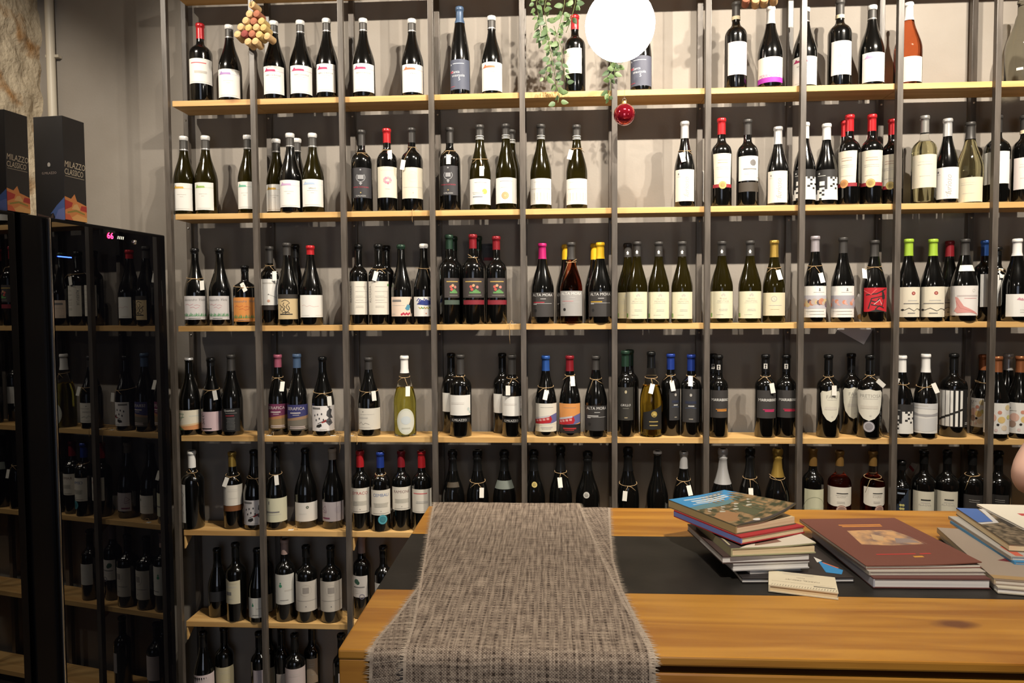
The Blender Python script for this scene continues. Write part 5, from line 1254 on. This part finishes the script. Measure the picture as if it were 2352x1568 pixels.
# ------------------------------------------------------------------ books and magazines
PAGE, PAGEY = (.70, .66, .58), (.66, .50, .30)
def book(name, label, cat, nl, nr, bl, zb, t, cover, pages, spine=None, art=None, soft=False, curl=0.0, group=None, dep=None):
    """nl, nr, bl: photo pixels of the near-left, near-right and back-left corners of the top face; zb: height it rests at"""
    zt = zb + t
    a, c = on_z(*nl, zt), on_z(*bl, zt)
    if isinstance(nr, float):      # only the left edge shows: it gives the direction, nr the width
        ey = (c - a).normalized(); ex = Vector((ey.y, -ey.x, 0)); W_ = nr
    else:
        ex = on_z(*nr, zt) - a; W_ = ex.length; ex.normalize(); ey = Vector((-ex.y, ex.x, 0))
    D_ = dep or (c - a).dot(ey)
    o = empty(name, (a.x, a.y, zb), math.atan2(ex.y, ex.x)); tag(o, label, cat, group)
    ct_ = min(.0022, t * .2)
    ins = .003
    nx, ny = 8, 8
    def sheet(nm, z0, z1, mat, x0, x1, y0, y1, lift=None):
        V, Fs = [], []
        for zz, k in ((z1, 1), (z0, 0)):
            for j in range(ny + 1):
                for i in range(nx + 1):
                    u, v = i / nx, j / ny
                    V.append((x0 + (x1 - x0) * u, y0 + (y1 - y0) * v, zz + (lift(u, v) if lift else 0)))
        n0 = (nx + 1) * (ny + 1)
        for j in range(ny):
            for i in range(nx):
                k = j * (nx + 1) + i
                Fs.append((k, k + 1, k + nx + 2, k + nx + 1)); Fs.append((n0 + k, n0 + k + nx + 1, n0 + k + nx + 2, n0 + k + 1))
        rim = [i for i in range(nx + 1)] + [j * (nx + 1) + nx for j in range(1, ny + 1)] + [ny * (nx + 1) + i for i in range(nx - 1, -1, -1)] + [j * (nx + 1) for j in range(ny - 1, 0, -1)]
        for q in range(len(rim)):
            r0, r1 = rim[q], rim[(q + 1) % len(rim)]
            Fs.append((r1, r0, r0 + n0, r1 + n0))
        return mesh_obj(nm, V, Fs, mat, o)
    lf = (lambda u, v: curl * max(0, u - .35) ** 2 * (1.2 - v) * 2.2) if curl else None
    body = sheet('pages', ct_, t - ct_, pages if not isinstance(pages, tuple) else col(pages, .8), ins if spine else 0.0005, W_ - ins * .6, ins * .5, D_ - ins * .5)
    cm = col(cover, .4) if isinstance(cover, tuple) else cover
    sheet('front_cover', t - ct_, t, cm, 0, W_, 0, D_, lf)
    sheet('back_cover', 0, ct_, cm, 0, W_, 0, D_)
    if spine: box('spine', 0, ins, 0, D_, ct_ * .9, t - ct_ * .9, col(spine, .45), o)
    if art:
        p = Print(W_, D_); art(p)
        p.laid('cover_print', (W_ / 2, D_ / 2, t), (1, 0, 0), (0, 1, 0), o, sag=(lf or (lambda u, v: 0)))
    return o
def noise_pages(nm, c1, c2): return noise_mat(nm, c1, c2, 1.0, .85, stretch=(3, 3, 900), detail=2)
MP_W = noise_pages('page_edge_white', (.66, .64, .62), (.78, .76, .73))
MP_Y = noise_pages('page_edge_cream', (.64, .50, .30), (.76, .62, .40))
MP_G = noise_pages('page_edge_grey', (.50, .45, .38), (.72, .66, .58))
R180 = math.pi
def art_comic(p):
    p.disc(.74, .66, .10, (.62, .5, .05), sx=1.4, n=7); p.poly([(.7, .92), (.95, .95), (.98, .72), (.8, .78)], (.55, .45, .40)); p.line([(.74, .88), (.82, .80), (.9, .88), (.96, .78)], .02, INK); p.poly([(.76, .98), (.9, .98), (.9, .93), (.78, .93)], (.05, .22, .50))
    p.poly([(.80, .10), (.86, .36), (.92, .22), (.98, .14), (.92, .06)], (.03, .22, .48)); p.poly([(.83, .30), (.86, .42), (.90, .34)], (.62, .60, .55)); p.line([(.88, .3), (.96, .18)], .015, (.6, .15, .08)); p.line([(.06, .88), (.12, .93), (.16, .86)], .025, (.6, .6, .58)); p.rect(.34, .06, .40, .12, (.05, .32, .55))
z0 = CT_Z + .0006
bk = 'books piled on the counter strip'
book('comic_album', 'large thin black album lying under the leaning book pile', 'book', (1705, 1328), (1963, 1326), (1621, 1226), z0 - .0008, .009, (.022, .018, .018), MP_W, None, art_comic)
z1 = z0 + .0086
def art_proust(p):
    c = (.26, .22, .17)
    p.text('MARCEL PROUST', .50, .50, .07, c, rot=R180, maxw=.80); p.text('Poesie', .48, .66, .05, c, rot=R180, maxw=.3); p.greek(.2, .7, (.84, .92), FAINT, .014)
    p.rect(.05, .30, .93, .306, c); p.rect(.66, .20, .97, .225, (.03, .03, .03))
    for k in range(24): p.poly([(.04 + k * .04, .02), (.046 + k * .04, .02), (.066 + k * .04, .11), (.060 + k * .04, .11)], c)
book('pocket_book', 'cream pocket book of poems lying beside the book pile', 'book', (1765, 1342), (1926, 1361), (1766, 1316), z0, .0125, (.66, .58, .42), MP_Y, (.66, .58, .42), art_proust, dep=.075)
book('paperback', 'thin white paperback at the foot of the book pile', 'book', (1723, 1309), (1842, 1302), (1700, 1262), z1, .0075, (.60, .57, .55), MP_W, None, None, group=None, dep=.17)
z2 = z1 + .0075
book('paperback', 'thick white-edged paperback, second up in the book pile', 'book', (1684, 1295), (1859, 1288), (1650, 1240), z2, .0135, (.50, .48, .47), MP_W, None, None, dep=.19)
z3 = z2 + .0137
book('paperback', 'white-edged paperback with dark brown cover in the pile', 'book', (1660, 1277), (1861, 1270), (1650, 1225), z3, .0145, (.055, .034, .032), MP_W, None, None, dep=.20)
z4 = z3 + .0147
def art_green(p): p.rect(0, 0, 1, 1, (.60, .54, .44)); p.poly([(0, 0), (.10, 0), (.45, .22), (.66, .55), (.4, 1), (0, 1)], (.05, .035, .03)); p.poly([(.3, .05), (.66, .12), (.62, .4), (.5, .38)], (.22, .12, .09)); p.line([(.03, .1), (.06, .7)], .02, (.4, .36, .22))
book('hardback_book', 'green-edged hardback with pale cover in the middle of the pile', 'book', (1679, 1259), (1874, 1251), (1640, 1190), z4, .0155, (.34, .34, .20), MP_Y, (.36, .34, .2), art_green, curl=.004, dep=.18)
z5 = z4 + .0157 + .0035
def art_red(p): p.rect(0, 0, 1, 1, (.36, .022, .028))
book('paperback', 'red-covered paperback with blue spine near the pile top', 'book', (1702, 1234), (1848, 1208), (1604, 1182), z5, .0135, (.36, .022, .028), MP_Y, (.16, .20, .48), art_red, dep=.20)
z6 = z5 + .0137
PIC_LAND = noise_mat('village_print', (.045, .05, .022), (.30, .19, .09), 55, .5, detail=6, ramp=(.42, .60))
PIC_WARM = noise_mat('painting_print', (.20, .13, .11), (.58, .33, .15), 38, .5, detail=5, ramp=(.36, .62))
PIC_STONE = noise_mat('masonry_print', (.045, .035, .022), (.22, .17, .11), 70, .5, detail=5, ramp=(.38, .62))
def art_land(p):
    p.rect(0, 0, 1, 1, PIC_LAND); p.poly([(0, 1), (1, 1), (1, .80), (.7, .68), (.3, .70), (0, .66)], (.04, .24, .50)); p.poly([(0, .66), (.3, .70), (.7, .68), (1, .80), (1, .66), (.6, .58), (0, .56)], (.10, .20, .22))
    c = (.50, .58, .62)
    p.greek(.12, .85, (.90,), c, .03)
    p.greek(.2, .84, (.83, .775), c, .035); p.greek(.1, .72, (.73,), c, .02)
    p.poly([(0, .30), (.18, .40), (.35, .42), (.4, .28), (.26, .2), (.2, .1), (0, .14)], (.30, .16, .07)); p.poly([(.5, .16), (.7, .2), (.95, .32), (.9, .52), (.6, .52), (.47, .36)], (.085, .09, .045))
    for k in range(11):
        u, v = .12 + .075 * k, .46 + .07 * math.sin(k * 2.1); d = .02 + .014 * (k % 3)
        p.poly([(u - d, v), (u - d * .6, v + .028), (u, v + .034), (u + d * .5, v + .026), (u + d, v + .004), (u + d * .4, v - .014)], (.50 - .03 * (k % 3), .45, .38))
    p.poly([(0, 0), (.4, .06), (1, .02), (1, 0)], (.05, .04, .035)); p.disc(.42, .06, .03, (.6, .58, .55), sx=1.4)
book('paperback', 'blue-skied landscape paperback on top of the book pile', 'book', (1690, 1207), (1828, 1184), (1584, 1158), z6, .0170, (.14, .12, .07), MP_Y, (.40, .29, .13), art_land, curl=.022, dep=.205)
# magazines
mg = 'magazines piled beside the books'
def art_brown(p):
    c = (.62, .25, .05)
    p.rect(0, 0, 1, 1, (.155, .052, .036))
    p.greek(.30, .74, (.835, .80), c, .020); p.poly([(.24, .40), (.5, .37), (.84, .38), (.80, .56), (.74, .70), (.5, .71), (.30, .70), (.27, .55)], PIC_WARM); p.poly([(.58, .42), (.8, .41), (.76, .50), (.64, .52)], (.26, .20, .18)); p.poly([(.42, .50), (.5, .47), (.56, .56), (.48, .62)], (.52, .34, .18))
    p.greek(.22, .60, (.20,), (.42, .035, .03), .018); p.greek(.62, .72, (.195,), (.42, .035, .03), .02); p.greek(.52, .62, (.145,), (.60, .30, .04), .025)
book('magazine', 'thick white-edged magazine at the foot of the brown stack', 'magazine', (2006, 1327), (2276, 1329), (1872, 1197), z0, .0185, (.12, .045, .04), MP_W, (.42, .42, .48), None, dep=.285)
m1 = z0 + .0187
book('magazine', 'creased magazine under the brown one in its stack', 'magazine', (1996, 1312), (2264, 1312), (1868, 1188), m1, .0070, (.42, .38, .33), MP_G, (.40, .36, .3), None, dep=.285)
book('magazine', 'brown catalogue with a painting on its cover, topping its stack', 'magazine', (1989, 1299), (2255, 1296), (1870, 1181), m1 + .0072, .0065, (.155, .052, .036), MP_G, (.34, .3, .25), art_brown, curl=.004, dep=.29)
def art_cat(p): p.rect(0, 0, 1, 1, (.30, .24, .19)); p.poly([(.2, .34), (.42, .30), (.50, .36), (.34, .42)], (.13, .02, .025)); p.disc(.3, .62, .02, (.12, .05, .05), n=7); p.poly([(.55, 0), (1, 0), (1, .8), (.42, .85), (.5, .4)], (.26, .23, .25)); p.rect(0, 0, 1, .06, (.34, .22, .1))
book('magazine', 'cream-edged magazine beneath the beige catalogue', 'magazine', (2292, 1348), .212, (2158, 1222), z0, .0110, (.50, .45, .36), MP_W, None, None)
book('magazine', 'beige catalogue with dark red blot on its cover', 'magazine', (2283, 1328), .212, (2152, 1211), z0 + .0112, .0110, (.30, .24, .19), MP_G, (.42, .34, .22), art_cat)
q0 = z0 + .0224
def art_blue(p): p.rect(0, 0, 1, 1, (.05, .22, .42)); p.poly([(.1, .1), (.5, .2), (.4, .6)], (.4, .32, .2))
book('magazine', 'bright blue magazine under the stone-photo booklet', 'magazine', (2330, 1290), .205, (2182, 1196), q0, .0050, (.05, .22, .42), MP_W, (.06, .26, .5), art_blue)
def art_multi(p): p.rect(0, 0, 1, 1, (.35, .33, .30)); [p.poly([(.05 + .1 * k, .02 + .3 * (k % 3)), (.12 + .1 * k, .02 + .3 * (k % 3)), (.12 + .1 * k, .25 + .3 * (k % 3)), (.04 + .1 * k, .22 + .3 * (k % 3))], ((.5, .1, .06), (.05, .05, .06), (.45, .4, .1), (.1, .3, .42))[k % 4]) for k in range(9)]
book('magazine', 'multicoloured magazine between blue magazine and stone-photo booklet', 'magazine', (2322, 1278), .205, (2178, 1185), q0 + .0052, .0065, (.35, .33, .30), MP_W, (.3, .26, .22), art_multi)
def art_stone(p):
    p.rect(0, 0, 1, 1, PIC_STONE); p.poly([(.0, .55), (.2, .6), (.25, 1), (0, 1)], (.06, .13, .36)); p.line([(.0, .52), (.22, .58), (.30, 1)], .04, (.52, .50, .48)); p.poly([(.3, .45), (.42, .5), (.42, .72), (.3, .7)], (.03, .025, .02))
book('booklet', 'thick booklet with a stone wall photo on its cover', 'booklet', (2318, 1248), .17, (2196, 1166), q0 + .0119, .0155, (.13, .10, .065), MP_Y, None, art_stone)
def art_folder(p): p.rect(0, 0, 1, 1, (.70, .65, .54)); p.rect(.22, .50, .30, .60, (.46, .06, .06)); p.poly([(.22, .50), (.30, .50), (.75, .20), (.75, .17)], (.5, .42, .40)); p.poly([(.30, .58), (.34, .58), (.8, .26), (.8, .2)], (.52, .52, .50))
book('folder', 'cream folder with small red square topping the pile', 'folder', (2350, 1212), .21, (2243, 1157), q0 + .0278, .0040, (.70, .65, .54), MP_W, None, art_folder)

# ------------------------------------------------------------------ cork ornaments
CORK = [noise_mat('cork_%d' % k, a, b, 60, .85, ramp=(.3, .7)) for k, (a, b) in enumerate((((.50, .30, .13), (.66, .45, .22)), ((.46, .30, .10), (.58, .42, .17)), ((.30, .10, .055), (.40, .15, .08)), ((.20, .035, .03), (.28, .06, .05))))]
cork_me = {}
def cork_ornament(px, py, y, label, tiers):
    o = on_y(px, py, y)
    root = empty('cork_ornament', o); tag(root, label, 'ornament')
    r, Ln = .0137, .043
    for (cxp, cyp, ci) in tiers:
        q = on_y(cxp, cyp, y)
        dx, dz = q.x - o.x, q.z - o.z
        key = ci
        if key not in cork_me:
            c = lathe('cork', [(.0002, 0), (r * .86, 0), (r * .98, .0012), (r, .003), (r * .98, Ln * .5), (r, Ln - .003), (r * .97, Ln - .001), (r * .86, Ln), (.0002, Ln)], CORK[ci], root, 16); cork_me[key] = c.data
        else:
            c = bpy.data.objects.new('cork', cork_me[key]); COL.objects.link(c); c.parent = root
        c.location = (dx, random.uniform(-.003, .003), dz); c.rotation_euler = (-math.pi / 2 - .16 + random.uniform(-.05, .05), 0, -.20 + random.uniform(-.06, .06))
    return root, o
ORN = [(578, 10, 0), (571, 30, 0), (589, 31, 2), (563, 46, 0), (581, 47, 2), (599, 47, 1), (552, 61, 0), (569, 62, 1), (588, 62, 0), (605, 63, 1), (544, 77, 0), (561, 77, 3), (578, 77, 2), (595, 79, 1), (612, 82, 0), (568, 94, 0), (586, 94, 0)]
root, o0 = cork_ornament(578, 60, -.068, 'pyramid ornament of wine corks hung by the red-capped bottle', ORN)
tube('wire_hook', [(0, -.004, .07), (.002, -.006, .10), (.0, .004, .125), (.002, .03, .19), (.003, .0885, .232)], .0014, M_CHROME, root, 6)
ORN2 = [(1722, -34, 0), (1738, -34, 1), (1754, -34, 0), (1770, -34, 1), (1730, -18, 0), (1746, -18, 0), (1762, -18, 1), (1714, -4, 2), (1736, -2, 0), (1756, -4, 0), (1778, -8, 0), (1738, -50, 0), (1754, -50, 0), (1746, -66, 0)]
root, o0 = cork_ornament(1746, -20, -.068, 'cork ornament hung above the white-capped purple-footed bottle', ORN2)
tube('wire_hook', [(0, -.004, .06), (.0, .004, .09), (.002, .03, .11), (.003, .0885, .135)], .0014, M_CHROME, root, 6)

# bauble
bp_ = on_y(1434, 263, -.10)
ball = tag(empty('red_bauble', bp_), 'shiny red glass bauble hanging from a thread', 'bauble')
pr = [(max(.0378 * math.sin(math.pi * k / 20), .0002), -.0378 * math.cos(math.pi * k / 20)) for k in range(21)]
bb, n, l, b = principled('red_bauble_glass'); b.inputs['Base Color'].default_value = (.42, .012, .03, 1); b.inputs['Metallic'].default_value = .75; b.inputs['Roughness'].default_value = .09; b.inputs['Coat Weight'].default_value = 1
lathe('ball', pr, bb, ball, 36)
lathe('cap', [(.009, .036), (.009, .045), (.0075, .047), (.0002, .047)], col((.62, .42, .14), .3, .9), ball, 16)
tube('loop', [(.006 * math.cos(a * .6), 0, .051 + .006 * math.sin(a * .6)) for a in range(11)], .001, M_CHROME, ball, 5, True)
tube('thread', [(0, 0, .056), (0.001, .004, .3), (.0, .115, SHELF_B[0] - bp_.z + .004)], .0005, col((.6, .55, .5), .5), ball, 5)

# ------------------------------------------------------------------ trailing ivy
lm = []
for c in ((.075, .13, .045), (.11, .17, .06), (.06, .105, .045)):
    m_, n, l, b = principled('ivy_leaf'); b.inputs['Base Color'].default_value = (*c, 1); b.inputs['Roughness'].default_value = .5; b.inputs['Subsurface Weight'].default_value = .0
    lm.append(m_)
leaf_me = []
for m_ in lm:
    V, Fs = [], []
    prof = [(0, .0), (.35, .10), (.50, .30), (.44, .55), (.26, .80), (0, 1.0)]
    for u, v in prof:
        for s_ in (-1, 0, 1): V.append((s_ * u * .55, .16 * (u if s_ else 0) - .12 * v * v, -v))
    for i in range(len(prof) - 1):
        for k in (0, 1): Fs.append((i * 3 + k, i * 3 + k + 1, i * 3 + k + 4, i * 3 + k + 3))
    me = bpy.data.meshes.new('leaf'); me.from_pydata(V, [], Fs); me.materials.append(m_); me.polygons.foreach_set('use_smooth', [True] * len(Fs)); leaf_me.append(me)
def ivy(strands, label, seed):
    rd = random.Random(seed)
    p0 = on_y(*strands[0][0], -.03)
    root = tag(empty('trailing_ivy', (p0.x, .0, SHELF_B[0])), label, 'ivy')
    for st in strands:
        pts = [on_y(px, py, -.03 - .012 * math.sin(k * 1.3)) - root.location for k, (px, py) in enumerate(st)]
        fine = []
        for a, b in zip(pts, pts[1:]):
            for q in range(4): fine.append(a.lerp(b, q / 4))
        fine.append(pts[-1])
        tube('stem', fine, .0011, col((.13, .17, .05), .7), root, 5)
        d = 0.0
        for a, b in zip(fine, fine[1:]):
            d += (b - a).length
            while d > .016:
                d -= .016
                for s_ in (-1, 1):
                    if rd.random() < .34: continue
                    o = bpy.data.objects.new('leaf', rd.choice(leaf_me)); COL.objects.link(o); o.parent = root
                    o.location = b + Vector((s_ * rd.uniform(.001, .012), rd.uniform(-.012, .006), rd.uniform(-.006, .006)))
                    sc = rd.uniform(.019, .034); o.scale = (sc * 1.15, sc, sc)
                    o.rotation_euler = (rd.uniform(-.5, .7), s_ * rd.uniform(.5, 1.5) * -1, rd.uniform(-.7, .7))
    return root
ivy([[(1262, -40), (1250, 20), (1258, 80), (1266, 130), (1276, 180), (1285, 220), (1281, 236)], [(1300, -40), (1296, 10), (1285, 60), (1270, 110), (1258, 150), (1252, 185)], [(1240, -40), (1232, 10), (1240, 50), (1246, 95)], [(1318, -40), (1322, 5), (1312, 45), (1300, 75)], [(1272, 60), (1290, 110), (1292, 150), (1300, 190)]],
    'thick ivy trailing in front of the rack beside the lamp', 5)
ivy([[(1392, -40), (1402, 40), (1398, 110), (1404, 160), (1402, 205), (1395, 232)], [(1412, -40), (1420, 60), (1418, 120), (1412, 165), (1408, 190)]], 'thin ivy strand hanging near the red bauble', 8)

# ------------------------------------------------------------------ lamps
def aim(o, p, q):
    o.location = p; d = (Vector(q) - Vector(p)).normalized(); o.rotation_euler = d.to_track_quat('-Z', 'Y').to_euler()
for k, (x, y, z, ax, ay, az, W_, ang, bl, what) in enumerate(SPOTS):
    s_ = empty('ceiling_spotlight', (0, 0, 0)); aim(s_, (x, y, z), (ax, ay, az))
    tag(s_, 'white ceiling spotlight', 'spotlight', 'ceiling spotlights')
    s_['label'] = 'small ceiling spotlight aimed at ' + what
    lathe('housing', [(.0002, .10), (.030, .10), (.034, .09), (.034, .0), (.030, .0), (.030, .012), (.0002, .012)], col((.7, .7, .68), .4), s_, 20)
    li = bpy.data.lights.new('spot_beam', 'SPOT'); li.energy = W_; li.spot_size = math.radians(ang); li.spot_blend = bl; li.shadow_soft_size = .018; li.color = (1.0, .90, .76)
    lo = bpy.data.objects.new('spot_beam', li); COL.objects.link(lo); lo.parent = s_; lo.location = (0, 0, -.012)
    br = tube('bracket', [Vector((0, 0, .10)), Vector((0, 0, .12))], .006, col((.6, .6, .6), .4), s_, 8)
def pendant(p, label):
    t = tag(empty('pendant_lamp', p), label, 'pendant lamp')
    R_ = .058
    g = lathe('glowing_globe', [(max(R_ * math.sin(math.pi * k / 20), .0002), -R_ * math.cos(math.pi * k / 20)) for k in range(21)], emit((1.0, .93, .82), PENDANT_W), t, 32)
    lathe('socket', [(.018, R_ - .004), (.020, R_ + .03), (.012, R_ + .05), (.0002, R_ + .05)], col((.02, .02, .02), .4), t, 18)
    tube('cable', [(0, 0, R_ + .05), (0, 0, CEIL_Z - p[2] - .02)], .003, col((.02, .02, .02), .6), t, 6)
    lathe('ceiling_rose', [(.045, CEIL_Z - p[2] - .025), (.045, CEIL_Z - p[2]), (.0002, CEIL_Z - p[2])], col((.02, .02, .02), .4), t, 20)
    return t
q = on_y(1424, 58, -1.45)
pendant((q.x, q.y, q.z), 'blazing white globe pendant hanging above the counter')
pendant((q.x + 1.15, q.y, q.z), 'white globe pendant over the end of the counter')
# ------------------------------------------------------------------ person leaning on the counter
SKIN, n, l, b = principled('skin'); b.inputs['Base Color'].default_value = (.68, .43, .34, 1); b.inputs['Roughness'].default_value = .5
b.inputs['Subsurface Weight'].default_value = .15; b.inputs['Subsurface Radius'].default_value = (.02, .008, .005)
el = on_y(2334, 1112, -.80)      # elbow, on the counter's back edge
el = Vector((el.x + .014, -.80, CT_Z + .058))
def skinned(name, nodes, edges, mat, parent, root=0, lv=2):
    me = bpy.data.meshes.new(name); me.from_pydata([tuple(x[0]) for x in nodes], edges, [])
    o = bpy.data.objects.new(name, me); COL.objects.link(o)
    md = o.modifiers.new('skin', 'SKIN'); md.use_smooth_shade = True
    for i, x in enumerate(nodes):
        r = x[1] if isinstance(x[1], tuple) else (x[1], x[1]); me.skin_vertices[0].data[i].radius = r
        me.skin_vertices[0].data[i].use_root = (i == root)
    sb = o.modifiers.new('sub', 'SUBSURF'); sb.levels = lv; sb.render_levels = lv
    dg = bpy.context.evaluated_depsgraph_get()
    m2 = bpy.data.meshes.new_from_object(o.evaluated_get(dg))
    bpy.data.objects.remove(o); m2.materials.clear(); m2.materials.append(mat)
    m2.polygons.foreach_set('use_smooth', [True] * len(m2.polygons))
    q = bpy.data.objects.new(name, m2); COL.objects.link(q); q.parent = parent
    return q
px0, py0 = el.x + .50, -.55
per = tag(empty('person', (px0, py0, 0)), 'person with bare forearm leaning an elbow on the counter', 'person')
E_ = el - Vector((px0, py0, 0))
nd = [((0, 0, .94), (.155, .11)), ((0, -.02, 1.12), (.14, .10)), ((0, -.05, 1.30), (.165, .11)), ((0, -.06, 1.42), (.12, .085)), ((0, -.07, 1.50), .056), ((0, -.085, 1.57), .062), ((0, -.10, 1.64), (.082, .095)), ((0, -.095, 1.73), (.078, .092)), ((0, -.09, 1.785), (.045, .05)),
      ((-.19, -.08, 1.41), .062), (tuple(E_ + Vector((.15, .09, .11))), .050), (tuple(E_), (.050, .052)), (tuple(E_ + Vector((.10, -.05, .012))), .041), (tuple(E_ + Vector((.21, -.10, .0))), .028), (tuple(E_ + Vector((.27, -.12, -.006))), (.034, .018)),
      ((.19, -.08, 1.41), .062), ((.27, -.06, 1.22), .050), ((.28, -.20, 1.215), .042), ((.16, -.27, 1.195), .028), ((.10, -.285, 1.19), (.034, .018)),
      ((-.10, 0, .86), .095), ((-.11, .01, .50), .062), ((-.11, .03, .10), .040), ((-.11, -.08, .035), (.038, .03)), ((.10, 0, .86), .095), ((.11, .01, .50), .062), ((.11, .03, .10), .040), ((.11, -.08, .035), (.038, .03))]
ed = [(0, 1), (1, 2), (2, 3), (3, 4), (4, 5), (5, 6), (6, 7), (7, 8), (3, 9), (9, 10), (10, 11), (11, 12), (12, 13), (13, 14), (3, 15), (15, 16), (16, 17), (17, 18), (18, 19), (0, 20), (20, 21), (21, 22), (22, 23), (0, 24), (24, 25), (25, 26), (26, 27)]
k = len(nd)
for hb, sg, base in ((14, 1, E_ + Vector((.27, -.12, -.006))), (19, -1, Vector((.10, -.285, 1.19)))):
    for f in range(5):
        off = Vector((.012 * sg, -.030 + .015 * f, 0)) if f else Vector((-.02 * sg, -.030, .006))
        p1 = base + off + Vector((.030 * sg, 0, .004)); p2 = p1 + Vector(((.026 - .003 * abs(f - 2)) * sg, 0, -.006)); p3 = p2 + Vector((.016 * sg, 0, -.008))
        nd += [(tuple(p1), .0095), (tuple(p2), .0085), (tuple(p3), .007)]
        ed += [(hb, k), (k, k + 1), (k + 1, k + 2)]; k += 3
body = skinned('body', nd, ed, SKIN, per)
sh = [((0, 0, .90), (.175, .13)), ((0, -.02, 1.12), (.16, .12)), ((0, -.05, 1.30), (.185, .13)), ((0, -.06, 1.41), (.135, .10)), ((0, -.065, 1.465), .070), ((-.19, -.08, 1.41), .080), (tuple(Vector((-.19, -.08, 1.41)).lerp(E_ + Vector((.15, .09, .11)), .62)), .068), ((.19, -.08, 1.41), .080), ((.25, -.065, 1.28), .068)]
skinned('shirt', sh, [(0, 1), (1, 2), (2, 3), (3, 4), (3, 5), (5, 6), (3, 7), (7, 8)], noise_mat('shirt_cotton', (.05, .06, .09), (.07, .08, .11), 40, .9), per)
tr_ = [((0, 0, .95), (.165, .12)), ((-.10, 0, .84), .108), ((-.11, .01, .50), .080), ((-.11, .03, .07), .062), ((.10, 0, .84), .108), ((.11, .01, .50), .080), ((.11, .03, .07), .062)]
skinned('trousers', tr_, [(0, 1), (1, 2), (2, 3), (0, 4), (4, 5), (5, 6)], noise_mat('trouser_cloth', (.02, .02, .025), (.03, .03, .035), 40, .9), per)
HAIR = col((.03, .02, .014), .7)
hv = [(max(.089 * math.sin(a), .0003), .10 * math.cos(a)) for a in [math.pi * .62 * (1 - i / 10) for i in range(11)]]
h = lathe('hair', hv, HAIR, per, 24); h.location = (0, -.080, 1.695); h.scale = (1, 1.14, 1.1); h.rotation_euler = (-.35, 0, 0)
for s_ in (-1, 1):
    e = lathe('eye', [(max(.0085 * math.sin(math.pi * i / 8), .0002), -.0085 * math.cos(math.pi * i / 8)) for i in range(9)], col((.55, .52, .5), .2), per, 12); e.location = (s_ * .031, -.181, 1.668); e.scale = (1.3, 1, .7)
    ea = lathe('ear', [(max(.024 * math.sin(math.pi * i / 8), .0002), -.032 * math.cos(math.pi * i / 8)) for i in range(9)], SKIN, per, 12); ea.location = (s_ * .084, -.09, 1.655); ea.scale = (.4, .8, 1)
nz_ = mesh_obj('nose', [(-.016, -.185, 1.63), (.016, -.185, 1.63), (0, -.218, 1.635), (0, -.186, 1.685)], [(0, 2, 1), (0, 3, 2), (1, 2, 3), (0, 1, 3)], SKIN, per, True)
mo = box('mouth', -.024, .024, -.190, -.176, 1.598, 1.607, col((.36, .13, .11), .5), per, .003)
